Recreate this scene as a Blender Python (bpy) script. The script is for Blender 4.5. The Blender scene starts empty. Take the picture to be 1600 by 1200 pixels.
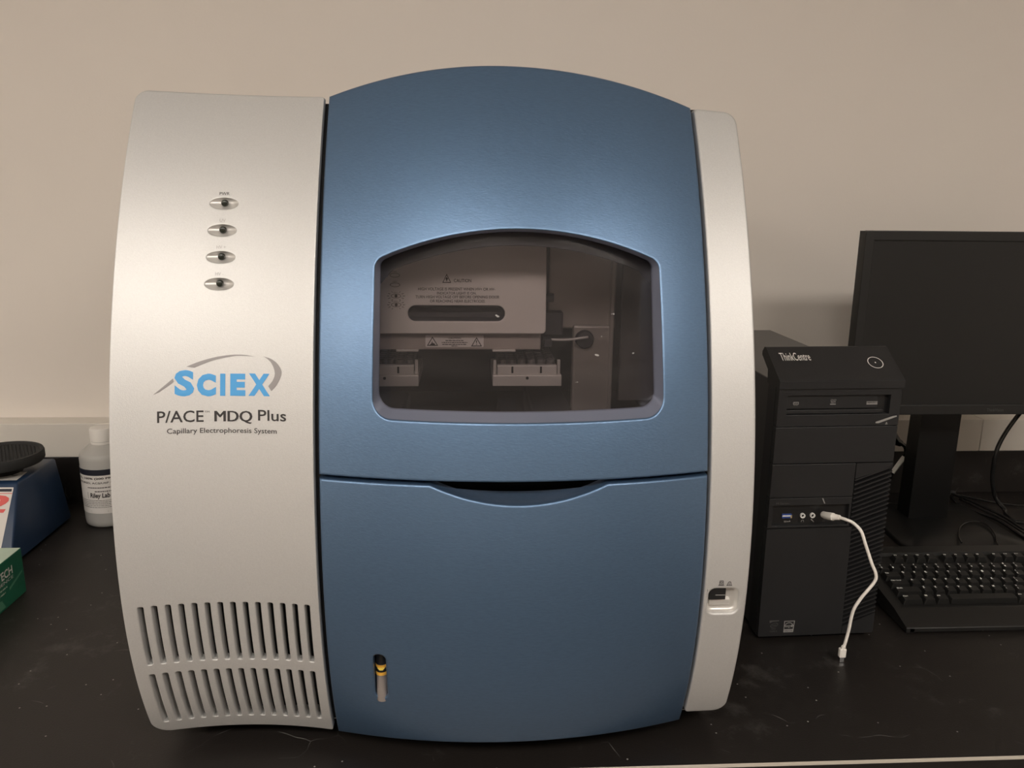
import bpy, bmesh, math, random
import numpy as np
from mathutils import Matrix, Vector
from mathutils.geometry import delaunay_2d_cdt

random.seed(7)
scene = bpy.context.scene
COL = scene.collection

# ------------------------------------------------------------------ camera
F_PX, PITCH, YAW, ROLL, CAM_H = 1273.18, 0.230514, 0.056166, 0.010798, 0.62839
_f = Vector((math.sin(YAW)*math.cos(PITCH), math.cos(YAW)*math.cos(PITCH), -math.sin(PITCH)))
_r = Vector((math.cos(YAW), -math.sin(YAW), 0.0))
_u = _r.cross(_f)
_r2 = math.cos(ROLL)*_r + math.sin(ROLL)*_u
_u2 = -math.sin(ROLL)*_r + math.cos(ROLL)*_u
cam_data = bpy.data.cameras.new('camera')
cam_data.sensor_fit = 'HORIZONTAL'
cam_data.sensor_width = 36.0
cam_data.lens = F_PX/1600.0*36.0
cam_data.clip_start = 0.02
cam = bpy.data.objects.new('camera', cam_data)
cam.matrix_world = Matrix(((_r2.x, _u2.x, -_f.x, 0.0), (_r2.y, _u2.y, -_f.y, 0.0), (_r2.z, _u2.z, -_f.z, CAM_H), (0, 0, 0, 1)))
COL.objects.link(cam)
scene.camera = cam

# ------------------------------------------------------------------ world, lights, exposure
world = bpy.data.worlds.new('world')
world.use_nodes = True
world.node_tree.nodes['Background'].inputs[0].default_value = (0.9, 0.85, 0.78, 1)
world.node_tree.nodes['Background'].inputs[1].default_value = 0.05
scene.world = world
scene.view_settings.view_transform = 'Standard'
scene.view_settings.look = 'None'
scene.view_settings.gamma = 1.0
scene.view_settings.use_curve_mapping = False
scene.view_settings.exposure = 0.75
LAMP_COLOR = (1.0, 0.925, 0.84)
LAMP_POWER = 11.0
LAMPS = [(-0.5, -1.0), (-2.3, -1.0), (1.3, -1.0)]      # ceiling troffers (x, y); the two side ones are added as fill light
FLOOR_Z, CEIL_Z = -0.92, 1.85
WALL_Y = 1.672

# ------------------------------------------------------------------ materials
def mat(name, color, rough=0.5, metal=0.0, spec=0.5, coat=0.0, coat_rough=0.2, bump=0.0, bump_scale=400.0,
        vary=0.0, vary_scale=60.0, emit=None, emit_strength=0.0, alpha=None, trans=0.0, stretch=(1, 1, 1), rough_vary=0.0):
    m = bpy.data.materials.new(name)
    m.use_nodes = True
    nt = m.node_tree
    b = nt.nodes['Principled BSDF']
    b.inputs['Base Color'].default_value = (*color, 1)
    b.inputs['Roughness'].default_value = rough
    b.inputs['Metallic'].default_value = metal
    b.inputs['Specular IOR Level'].default_value = spec
    b.inputs['Coat Weight'].default_value = coat
    b.inputs['Coat Roughness'].default_value = coat_rough
    b.inputs['Transmission Weight'].default_value = trans
    if emit:
        b.inputs['Emission Color'].default_value = (*emit, 1)
        b.inputs['Emission Strength'].default_value = emit_strength
    tc = nt.nodes.new('ShaderNodeTexCoord')
    mp = nt.nodes.new('ShaderNodeMapping')
    mp.inputs['Scale'].default_value = stretch
    nt.links.new(tc.outputs['Object'], mp.inputs['Vector'])
    if vary > 0 or rough_vary > 0:
        n = nt.nodes.new('ShaderNodeTexNoise')
        n.inputs['Scale'].default_value = vary_scale
        n.inputs['Detail'].default_value = 4
        nt.links.new(mp.outputs[0], n.inputs['Vector'])
        if vary > 0:
            mx = nt.nodes.new('ShaderNodeMix'); mx.data_type = 'RGBA'
            mx.inputs['A'].default_value = (*[max(0, c*(1-vary)) for c in color], 1)
            mx.inputs['B'].default_value = (*[min(1, c*(1+vary)) for c in color], 1)
            nt.links.new(n.outputs['Fac'], mx.inputs['Factor'])
            nt.links.new(mx.outputs['Result'], b.inputs['Base Color'])
        if rough_vary > 0:
            mr = nt.nodes.new('ShaderNodeMapRange')
            mr.inputs['To Min'].default_value = rough-rough_vary
            mr.inputs['To Max'].default_value = rough+rough_vary
            nt.links.new(n.outputs['Fac'], mr.inputs['Value'])
            nt.links.new(mr.outputs[0], b.inputs['Roughness'])
    if bump > 0:
        n2 = nt.nodes.new('ShaderNodeTexNoise')
        n2.inputs['Scale'].default_value = bump_scale
        n2.inputs['Detail'].default_value = 3
        bp = nt.nodes.new('ShaderNodeBump')
        bp.inputs['Strength'].default_value = bump
        bp.inputs['Distance'].default_value = 0.001
        nt.links.new(mp.outputs[0], n2.inputs['Vector'])
        nt.links.new(n2.outputs['Fac'], bp.inputs['Height'])
        nt.links.new(bp.outputs[0], b.inputs['Normal'])
    return m

def glass_mat(name, tint, gloss=0.03, ior=1.45, dust=0.0):
    m = bpy.data.materials.new(name)
    m.use_nodes = True
    nt = m.node_tree
    for n in list(nt.nodes):
        nt.nodes.remove(n)
    out = nt.nodes.new('ShaderNodeOutputMaterial')
    tr = nt.nodes.new('ShaderNodeBsdfTransparent'); tr.inputs[0].default_value = (*tint, 1)
    gl = nt.nodes.new('ShaderNodeBsdfGlossy'); gl.inputs['Roughness'].default_value = gloss
    fr = nt.nodes.new('ShaderNodeFresnel'); fr.inputs[0].default_value = ior
    mx = nt.nodes.new('ShaderNodeMixShader')
    nt.links.new(fr.outputs[0], mx.inputs[0]); nt.links.new(tr.outputs[0], mx.inputs[1]); nt.links.new(gl.outputs[0], mx.inputs[2])
    if dust > 0:
        df = nt.nodes.new('ShaderNodeBsdfDiffuse'); df.inputs[0].default_value = (0.58, 0.56, 0.56, 1)
        tc = nt.nodes.new('ShaderNodeTexCoord'); mp = nt.nodes.new('ShaderNodeMapping'); mp.inputs['Scale'].default_value = (9, 20, 60)
        nz = nt.nodes.new('ShaderNodeTexNoise'); nz.inputs['Scale'].default_value = 1.0; nz.inputs['Detail'].default_value = 5
        mr = nt.nodes.new('ShaderNodeMapRange'); mr.inputs['From Min'].default_value = 0.3; mr.inputs['From Max'].default_value = 0.75
        mr.inputs['To Min'].default_value = dust*0.75; mr.inputs['To Max'].default_value = dust*1.5
        nt.links.new(tc.outputs['Object'], mp.inputs['Vector']); nt.links.new(mp.outputs[0], nz.inputs['Vector']); nt.links.new(nz.outputs['Fac'], mr.inputs['Value'])
        m2 = nt.nodes.new('ShaderNodeMixShader')
        nt.links.new(mr.outputs[0], m2.inputs[0]); nt.links.new(mx.outputs[0], m2.inputs[1]); nt.links.new(df.outputs[0], m2.inputs[2])
        mx = m2
    nt.links.new(mx.outputs[0], out.inputs[0])
    return m

M = {}
M['wall'] = mat('wall_paint', (0.81, 0.75, 0.69), rough=0.75, spec=0.25, bump=0.15, bump_scale=260, vary=0.02, vary_scale=3)
M['raceway'] = mat('raceway_paint', (0.72, 0.68, 0.62), rough=0.6, spec=0.3)
M['ceiling'] = mat('ceiling_tile', (0.86, 0.85, 0.82), rough=0.9, spec=0.1, bump=0.4, bump_scale=120)
M['floor'] = mat('floor_vinyl', (0.13, 0.11, 0.095), rough=0.5, vary=0.25, vary_scale=14)
M['cabinet'] = mat('cabinet_paint', (0.55, 0.52, 0.47), rough=0.5)
M['bench_edge'] = mat('bench_edge_highlight', (0.45, 0.41, 0.35), rough=0.45)  # light caught by the rounded bench edge, put into the colour
M['silver'] = mat('silver_paint', (0.60, 0.595, 0.585), rough=0.48, metal=0.50, bump=0.14, bump_scale=900, vary=0.08, vary_scale=650)
M['silver_cut'] = mat('silver_recess', (0.72, 0.705, 0.68), rough=0.38, metal=0.6)
M['blue'] = mat('blue_metallic_paint', (0.107, 0.200, 0.345), rough=0.42, metal=0.80, coat=1.0, coat_rough=0.38, bump=0.16, bump_scale=700,
                stretch=(0.35, 1, 1.6), vary=0.16, vary_scale=420)
M['frame'] = mat('window_frame_metal', (0.31, 0.34, 0.45), rough=0.32, metal=0.45, bump=0.08, bump_scale=700)
M['housing'] = mat('housing_grey', (0.50, 0.49, 0.46), rough=0.55, spec=0.4, vary=0.03)
M['black_inside'] = mat('dark_inside', (0.012, 0.012, 0.013), rough=0.6, spec=0.3)
M['shade_band'] = mat('shade_band_tone', (0.030, 0.031, 0.040), rough=0.5)  # dark tone of the shade painted behind the pane's top
M['liner'] = mat('chamber_liner', (0.085, 0.08, 0.08), rough=0.6)
M['smoke'] = glass_mat('smoked_acrylic', (0.78, 0.755, 0.76), gloss=0.06, ior=1.36, dust=0.022)
M['cover'] = mat('cover_cream', (0.70, 0.66, 0.62), rough=0.45, vary=0.02)
M['block'] = mat('block_tan', (0.36, 0.315, 0.285), rough=0.5, vary=0.06, vary_scale=30)
M['tray'] = mat('tray_aluminium', (0.62, 0.59, 0.56), rough=0.4, metal=0.3)
M['column'] = mat('column_metal', (0.42, 0.39, 0.36), rough=0.4, metal=0.4, vary=0.05)
M['sheet'] = mat('sheet_metal_grey', (0.22, 0.21, 0.21), rough=0.45, metal=0.4)
M['dark_part'] = mat('dark_mechanism', (0.035, 0.035, 0.042), rough=0.5)
M['vial'] = mat('vial_caps', (0.12, 0.11, 0.11), rough=0.35)
M['ink_dark'] = mat('dark_ink', (0.03, 0.026, 0.026), rough=0.6)
M['ink_brown'] = mat('brown_ink', (0.10, 0.08, 0.075), rough=0.6)
M['ink_label'] = mat('label_ink', (0.035, 0.028, 0.028), rough=0.6)
M['logo_blue'] = mat('logo_blue_ink', (0.075, 0.36, 0.74), rough=0.5)
M['logo_grey'] = mat('logo_grey_ink', (0.30, 0.285, 0.285), rough=0.45, metal=0.2)
M['sticker'] = mat('sticker_paper', (0.72, 0.68, 0.64), rough=0.6)
M['led_dark'] = mat('unlit_led', (0.018, 0.022, 0.016), rough=0.25)
M['rubber'] = mat('rubber_black', (0.02, 0.02, 0.02), rough=0.8, bump=0.5, bump_scale=300)
M['amber'] = mat('amber_band', (0.80, 0.42, 0.06), rough=0.35)
M['yellow'] = mat('yellow_pointer', (0.78, 0.58, 0.10), rough=0.35)
M['clear_tube'] = mat('clear_tube', (0.24, 0.21, 0.195), rough=0.15, spec=0.8)
M['pc_plastic'] = mat('computer_plastic', (0.0165, 0.0166, 0.0178), rough=0.42, spec=0.42, bump=0.25, bump_scale=900, vary=0.06)
M['pc_gloss'] = mat('computer_recess_plastic', (0.012, 0.012, 0.0125), rough=0.28, spec=0.5)
M['pc_steel'] = mat('computer_steel', (0.045, 0.042, 0.044), rough=0.38, metal=0.15, bump=0.1, bump_scale=600)
M['white_print'] = mat('white_print', (0.80, 0.78, 0.75), rough=0.5)
M['legend_white'] = mat('legend_white', (0.95, 0.94, 0.90), rough=0.5)
M['grey_print'] = mat('grey_print', (0.33, 0.32, 0.31), rough=0.5)
M['dim_print'] = mat('dim_print', (0.085, 0.083, 0.080), rough=0.5)
M['chrome'] = mat('chrome', (0.8, 0.8, 0.8), rough=0.15, metal=1.0)
M['usb_blue'] = mat('usb_blue', (0.03, 0.07, 0.28), rough=0.4)
M['gold'] = mat('contact_gold', (0.75, 0.62, 0.35), rough=0.3, metal=0.8)
M['white_cable'] = mat('white_cable', (0.92, 0.88, 0.82), rough=0.38)
M['screen'] = mat('screen_matte', (0.010, 0.0105, 0.011), rough=0.36, spec=0.5)
M['monitor'] = mat('monitor_plastic', (0.017, 0.0165, 0.016), rough=0.5, spec=0.4, bump=0.15, bump_scale=800)
M['monitor_side'] = mat('monitor_side_plastic', (0.010, 0.010, 0.010), rough=0.55)
M['stand'] = mat('stand_plastic', (0.006, 0.006, 0.006), rough=0.38, spec=0.35)
M['key'] = mat('key_plastic', (0.014, 0.0138, 0.0132), rough=0.42, spec=0.4)
M['keycase'] = mat('keyboard_case', (0.012, 0.0116, 0.0110), rough=0.42, spec=0.4, bump=0.1, bump_scale=700)
M['cable'] = mat('black_cable', (0.010, 0.010, 0.010), rough=0.22)
M['tag_white'] = mat('tag_white', (0.72, 0.69, 0.63), rough=0.5)
M['hdpe'] = mat('bottle_hdpe', (0.43, 0.42, 0.40), rough=0.4, trans=0.0, spec=0.4)
M['cap'] = mat('cap_white', (0.78, 0.75, 0.71), rough=0.45)
M['paper'] = mat('label_paper', (0.74, 0.71, 0.68), rough=0.6)
M['navy'] = mat('navy_print', (0.010, 0.011, 0.022), rough=0.55)
M['mixer_blue'] = mat('mixer_enamel', (0.018, 0.041, 0.092), rough=0.38, spec=0.42, bump=0.15, bump_scale=500)
M['red_print'] = mat('red_print', (0.70, 0.10, 0.09), rough=0.5)
M['box_green'] = mat('box_green', (0.016, 0.150, 0.085), rough=0.42, vary=0.25, vary_scale=18)
M['box_mint'] = mat('box_mint', (0.48, 0.60, 0.49), rough=0.45, vary=0.15, vary_scale=20)
M['box_light'] = mat('box_light_green', (0.10, 0.30, 0.19), rough=0.45)
M['lamp_frame'] = mat('lamp_frame', (0.8, 0.8, 0.78), rough=0.5)
M['diffuser'] = mat('lamp_diffuser', (0.9, 0.9, 0.88), rough=0.6, emit=LAMP_COLOR, emit_strength=LAMP_POWER)

def bench_material():
    m = mat('bench_epoxy', (0.020, 0.0175, 0.016), rough=0.42, spec=0.38, bump=0.2, bump_scale=500)
    nt = m.node_tree
    b = nt.nodes['Principled BSDF']
    tc = nt.nodes.new('ShaderNodeTexCoord')
    # dust specks
    vo = nt.nodes.new('ShaderNodeTexVoronoi'); vo.voronoi_dimensions = '2D'; vo.inputs['Scale'].default_value = 34.0
    nt.links.new(tc.outputs['Object'], vo.inputs['Vector'])
    cmp = nt.nodes.new('ShaderNodeMath'); cmp.operation = 'LESS_THAN'; cmp.inputs[1].default_value = 0.035
    nt.links.new(vo.outputs['Distance'], cmp.inputs[0])
    sep = nt.nodes.new('ShaderNodeSeparateColor'); nt.links.new(vo.outputs['Color'], sep.inputs[0])
    pick = nt.nodes.new('ShaderNodeMath'); pick.operation = 'GREATER_THAN'; pick.inputs[1].default_value = 0.86
    nt.links.new(sep.outputs[0], pick.inputs[0])
    mul = nt.nodes.new('ShaderNodeMath'); mul.operation = 'MULTIPLY'
    nt.links.new(cmp.outputs[0], mul.inputs[0]); nt.links.new(pick.outputs[0], mul.inputs[1])
    # smears
    nz = nt.nodes.new('ShaderNodeTexNoise'); nz.inputs['Scale'].default_value = 11.0; nz.inputs['Detail'].default_value = 8; nz.inputs['Roughness'].default_value = 0.75
    nt.links.new(tc.outputs['Object'], nz.inputs['Vector'])
    mr = nt.nodes.new('ShaderNodeMapRange'); mr.inputs['From Min'].default_value = 0.57; mr.inputs['From Max'].default_value = 0.82
    nt.links.new(nz.outputs['Fac'], mr.inputs['Value'])
    mx1 = nt.nodes.new('ShaderNodeMix'); mx1.data_type = 'RGBA'
    mx1.inputs['A'].default_value = (0.0135, 0.0112, 0.0100, 1); mx1.inputs['B'].default_value = (0.075, 0.07, 0.066, 1)
    nt.links.new(mr.outputs[0], mx1.inputs['Factor'])
    mx2 = nt.nodes.new('ShaderNodeMix'); mx2.data_type = 'RGBA'
    mx2.inputs['B'].default_value = (0.30, 0.29, 0.27, 1)
    nt.links.new(mx1.outputs['Result'], mx2.inputs['A']); nt.links.new(mul.outputs[0], mx2.inputs['Factor'])
    # hairline scratches: warped cell edges, kept only in scattered patches
    wn = nt.nodes.new('ShaderNodeTexNoise'); wn.inputs['Scale'].default_value = 9.0
    nt.links.new(tc.outputs['Object'], wn.inputs['Vector'])
    wm = nt.nodes.new('ShaderNodeVectorMath'); wm.operation = 'MULTIPLY_ADD'; wm.inputs[1].default_value = (0.12, 0.12, 0.12)
    nt.links.new(wn.outputs['Color'], wm.inputs[0]); nt.links.new(tc.outputs['Object'], wm.inputs[2])
    ve = nt.nodes.new('ShaderNodeTexVoronoi'); ve.voronoi_dimensions = '2D'; ve.feature = 'DISTANCE_TO_EDGE'; ve.inputs['Scale'].default_value = 13.0
    nt.links.new(wm.outputs[0], ve.inputs['Vector'])
    le = nt.nodes.new('ShaderNodeMath'); le.operation = 'LESS_THAN'; le.inputs[1].default_value = 0.009
    nt.links.new(ve.outputs['Distance'], le.inputs[0])
    pn = nt.nodes.new('ShaderNodeTexNoise'); pn.inputs['Scale'].default_value = 17.0
    nt.links.new(tc.outputs['Object'], pn.inputs['Vector'])
    pm = nt.nodes.new('ShaderNodeMapRange'); pm.inputs['From Min'].default_value = 0.60; pm.inputs['From Max'].default_value = 0.72
    nt.links.new(pn.outputs['Fac'], pm.inputs['Value'])
    sm = nt.nodes.new('ShaderNodeMath'); sm.operation = 'MULTIPLY'
    nt.links.new(le.outputs[0], sm.inputs[0]); nt.links.new(pm.outputs[0], sm.inputs[1])
    mx3 = nt.nodes.new('ShaderNodeMix'); mx3.data_type = 'RGBA'
    mx3.inputs['B'].default_value = (0.11, 0.105, 0.10, 1)
    nt.links.new(mx2.outputs['Result'], mx3.inputs['A']); nt.links.new(sm.outputs[0], mx3.inputs['Factor'])
    nt.links.new(mx3.outputs['Result'], b.inputs['Base Color'])
    return m
M['bench'] = bench_material()

# ------------------------------------------------------------------ helpers
class MB:
    """collects shapes, links them as ONE mesh object"""
    def __init__(self):
        self.v = []; self.f = []
    def add(self, verts, faces):
        o = len(self.v)
        self.v += [tuple(p) for p in verts]
        self.f += [tuple(i+o for i in fc) for fc in faces]
        return self
    def box(self, a, b, bevel=0.0, seg=2):
        x0, y0, z0 = a; x1, y1, z1 = b
        if bevel <= 0:
            vs = [(x0,y0,z0),(x1,y0,z0),(x1,y1,z0),(x0,y1,z0),(x0,y0,z1),(x1,y0,z1),(x1,y1,z1),(x0,y1,z1)]
            fs = [(0,3,2,1),(4,5,6,7),(0,1,5,4),(1,2,6,5),(2,3,7,6),(3,0,4,7)]
            return self.add(vs, fs)
        bm = bmesh.new()
        bmesh.ops.create_cube(bm, size=1.0)
        for v in bm.verts:
            v.co = ((x0+x1)/2+v.co.x*(x1-x0), (y0+y1)/2+v.co.y*(y1-y0), (z0+z1)/2+v.co.z*(z1-z0))
        bmesh.ops.bevel(bm, geom=list(bm.edges), offset=bevel, segments=seg, profile=0.5, affect='EDGES')
        return self.bm(bm)
    def bm(self, bm):
        bm.verts.index_update()
        self.add([v.co[:] for v in bm.verts], [[v.index for v in f.verts] for f in bm.faces])
        bm.free()
        return self
    def prism(self, poly, axis, a, b):
        """extrude a 2D polygon along axis ('x': poly=(y,z), 'y': poly=(x,z), 'z': poly=(x,y))"""
        def P(p, t):
            return {'x': (t, p[0], p[1]), 'y': (p[0], t, p[1]), 'z': (p[0], p[1], t)}[axis]
        n = len(poly)
        vs = [P(p, a) for p in poly]+[P(p, b) for p in poly]
        fs = [tuple(range(n)), tuple(range(2*n-1, n-1, -1))]
        fs += [(i, i+n, (i+1) % n+n, (i+1) % n) for i in range(n)]
        return self.add(vs, fs)
    def lathe(self, prof, c=(0, 0, 0), n=40, cap=True, axis='z'):
        def P(r, h, a):
            q = (r*math.cos(a), r*math.sin(a))
            if axis == 'z': return (c[0]+q[0], c[1]+q[1], c[2]+h)
            if axis == 'y': return (c[0]+q[0], c[1]+h, c[2]+q[1])
            return (c[0]+h, c[1]+q[0], c[2]+q[1])
        vs = []; fs = []
        for r, h in prof:
            vs += [P(r, h, 2*math.pi*k/n) for k in range(n)]
        for i in range(len(prof)-1):
            for k in range(n):
                k2 = (k+1) % n
                fs.append((i*n+k, i*n+k2, (i+1)*n+k2, (i+1)*n+k))
        if cap:
            fs.append(tuple(range(n-1, -1, -1)))
            fs.append(tuple(range((len(prof)-1)*n, len(prof)*n)))
        return self.add(vs, fs)
    def tube(self, pts, r, n=10, sub=6, smooth=True):
        P = [Vector(p) for p in pts]
        if smooth and len(P) > 2:
            Q = []
            for i in range(len(P)-1):
                p0 = P[max(i-1, 0)]; p1 = P[i]; p2 = P[i+1]; p3 = P[min(i+2, len(P)-1)]
                for k in range(sub):
                    t = k/sub
                    Q.append(0.5*((2*p1)+(p2-p0)*t+(2*p0-5*p1+4*p2-p3)*t*t+(3*p1-p0-3*p2+p3)*t*t*t))
            Q.append(P[-1]); P = Q
        rr = r if hasattr(r, '__len__') else [r]*len(P)
        vs = []; fs = []
        t0 = (P[1]-P[0]).normalized()
        up = Vector((0, 0, 1)) if abs(t0.z) < 0.9 else Vector((1, 0, 0))
        nrm = t0.cross(up).normalized()
        for i, p in enumerate(P):
            t = (P[min(i+1, len(P)-1)]-P[max(i-1, 0)]).normalized()
            nrm = (nrm-t*nrm.dot(t)).normalized()
            bn = t.cross(nrm)
            for k in range(n):
                a = 2*math.pi*k/n
                vs.append(p+(nrm*math.cos(a)+bn*math.sin(a))*rr[i])
        for i in range(len(P)-1):
            for k in range(n):
                k2 = (k+1) % n
                fs.append((i*n+k, (i+1)*n+k, (i+1)*n+k2, i*n+k2))
        fs.append(tuple(range(n))); fs.append(tuple(range(len(P)*n-1, (len(P)-1)*n-1, -1)))
        return self.add(vs, fs)
    def mesh(self, name, smooth=False, angle=35.0, fix=True):
        me = bpy.data.meshes.new(name)
        me.from_pydata(self.v, [], self.f)
        if fix:
            bm = bmesh.new(); bm.from_mesh(me)
            bmesh.ops.recalc_face_normals(bm, faces=bm.faces)
            bm.to_mesh(me); bm.free()
        me.validate()
        if smooth:
            me.polygons.foreach_set('use_smooth', [True]*len(me.polygons))
            me.set_sharp_from_angle(angle=math.radians(angle))
        me.update()
        return me
    def build(self, name, material, parent=None, smooth=False, angle=35.0, fix=True, label=None, kind=None):
        me = self.mesh(name, smooth, angle, fix)
        return link(name, me, material, parent, label, kind)

ORIGIN = {}
def link(name, me, material, parent=None, label=None, kind=None):
    if material is not None:
        me.materials.append(M[material])
    o = bpy.data.objects.new(name, me)
    COL.objects.link(o)
    if parent is not None:
        o.parent = parent
        if parent.name in ORIGIN:                      # shapes given in world space: move them to the thing's own space
            me.transform(Matrix.Translation(-ORIGIN[parent.name]))
            ORIGIN[o.name] = ORIGIN[parent.name]
    if label: o['label'] = label
    if kind: o['kind'] = kind
    return o

def thing(name, label, cat, loc=(0, 0, 0), rotz=0.0, world_space=False, group=None):
    o = bpy.data.objects.new(name, None)
    o.empty_display_size = 0.05
    COL.objects.link(o)
    o.location = loc; o.rotation_euler = (0, 0, rotz)
    o['label'] = label; o['category'] = cat
    if group: o['group'] = group
    if world_space: ORIGIN[o.name] = Vector(loc)
    return o

def tag(o, label, cat, group=None):
    o['label'] = label; o['category'] = cat
    if group: o['group'] = group
    return o

def struct(o, label=None):
    o['kind'] = 'structure'
    if label: o['label'] = label
    return o

_text_cache = {}
def text_geo(s, bold=0.0, shear=0.0):
    key = (s, bold, shear)
    if key not in _text_cache:
        cu = bpy.data.curves.new('text', 'FONT')
        cu.body = s; cu.size = 1.0; cu.offset = bold; cu.resolution_u = 3; cu.shear = shear
        ob = bpy.data.objects.new('text', cu)
        COL.objects.link(ob)
        dg = bpy.context.evaluated_depsgraph_get()
        me = bpy.data.meshes.new_from_object(ob.evaluated_get(dg))
        vs = np.array([v.co[:2] for v in me.vertices]); fs = [tuple(p.vertices) for p in me.polygons]
        bpy.data.objects.remove(ob); bpy.data.curves.remove(cu); bpy.data.meshes.remove(me)
        mn = vs.min(0); mx = vs.max(0)
        _text_cache[key] = ((vs-mn)/(mx-mn), fs, (mx-mn))
    return _text_cache[key]

def text_box(mb, s, box, fn, bold=0.0, shear=0.0):
    """lettering fitted to the box (x0, z0, x1, z1) of a surface; fn maps the 2D point onto the surface"""
    vs, fs, _ = text_geo(s, bold, shear)
    x0, z0, x1, z1 = box
    mb.add([fn(x0+(x1-x0)*u, z0+(z1-z0)*v) for u, v in vs], fs)

def round_poly(pts, n=6):
    """pts: (x, z, r) corners; r = 0 keeps the corner"""
    out = []
    L = len(pts)
    for i, p in enumerate(pts):
        r = p[2] if len(p) > 2 else 0
        P = np.array(p[:2]); A = np.array(pts[i-1][:2]); B = np.array(pts[(i+1) % L][:2])
        if r <= 0:
            out.append(tuple(P)); continue
        a = (A-P)/np.linalg.norm(A-P); b = (B-P)/np.linalg.norm(B-P)
        ang = math.acos(max(-1, min(1, float(a@b))))
        d = r/math.tan(ang/2)
        c = P+(a+b)/np.linalg.norm(a+b)*(r/math.sin(ang/2))
        s = P+a*d; e = P+b*d
        t0 = math.atan2(*(s-c)[::-1]); t1 = math.atan2(*(e-c)[::-1])
        dt = (t1-t0+math.pi) % (2*math.pi)-math.pi
        out += [(float(c[0]+r*math.cos(t0+dt*k/n)), float(c[1]+r*math.sin(t0+dt*k/n))) for k in range(n+1)]
    return out

def area2(poly):
    return sum(poly[i][0]*poly[(i+1) % len(poly)][1]-poly[(i+1) % len(poly)][0]*poly[i][1] for i in range(len(poly)))
def ccw(poly): return list(poly) if area2(poly) > 0 else list(poly)[::-1]
def cw(poly): return list(poly) if area2(poly) < 0 else list(poly)[::-1]

def offset(poly, d):
    """shift the polygon to its left side by d (inward for ccw, into the solid for cw holes)"""
    out = []
    n = len(poly)
    for i in range(n):
        p = np.array(poly[i]); a = np.array(poly[i-1]); b = np.array(poly[(i+1) % n])
        e1 = p-a; e2 = b-p
        e1 = e1/max(1e-12, np.linalg.norm(e1)); e2 = e2/max(1e-12, np.linalg.norm(e2))
        n1 = np.array((-e1[1], e1[0])); n2 = np.array((-e2[1], e2[0]))
        m = n1+n2; l = np.linalg.norm(m)
        m = m/l if l > 1e-9 else n1
        k = d/max(0.35, float(m@n1))
        out.append(tuple(p+m*k))
    return out

def resample(poly, step):
    out = []
    n = len(poly)
    for i in range(n):
        a = np.array(poly[i]); b = np.array(poly[(i+1) % n])
        k = max(1, int(math.ceil(np.linalg.norm(b-a)/step)))
        out += [tuple(a+(b-a)*t/k) for t in range(k)]
    return out

def inside(pts, poly):
    x, y = pts[:, 0], pts[:, 1]
    res = np.zeros(len(pts), bool)
    P = np.array(poly); Q = np.roll(P, -1, 0)
    for (x0, y0), (x1, y1) in zip(P, Q):
        if y0 == y1: continue
        c = ((y0 > y) != (y1 > y)) & (x < (x1-x0)*(y-y0)/(y1-y0)+x0)
        res ^= c
    return res

def near(pts, poly, d):
    res = np.zeros(len(pts), bool)
    P = np.array(poly); Q = np.roll(P, -1, 0)
    for a, b in zip(P, Q):
        e = b-a; t = np.clip(((pts-a)@e)/max(1e-14, e@e), 0, 1)
        res |= np.linalg.norm(pts-(a+t[:, None]*e), axis=1) < d
    return res

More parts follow.
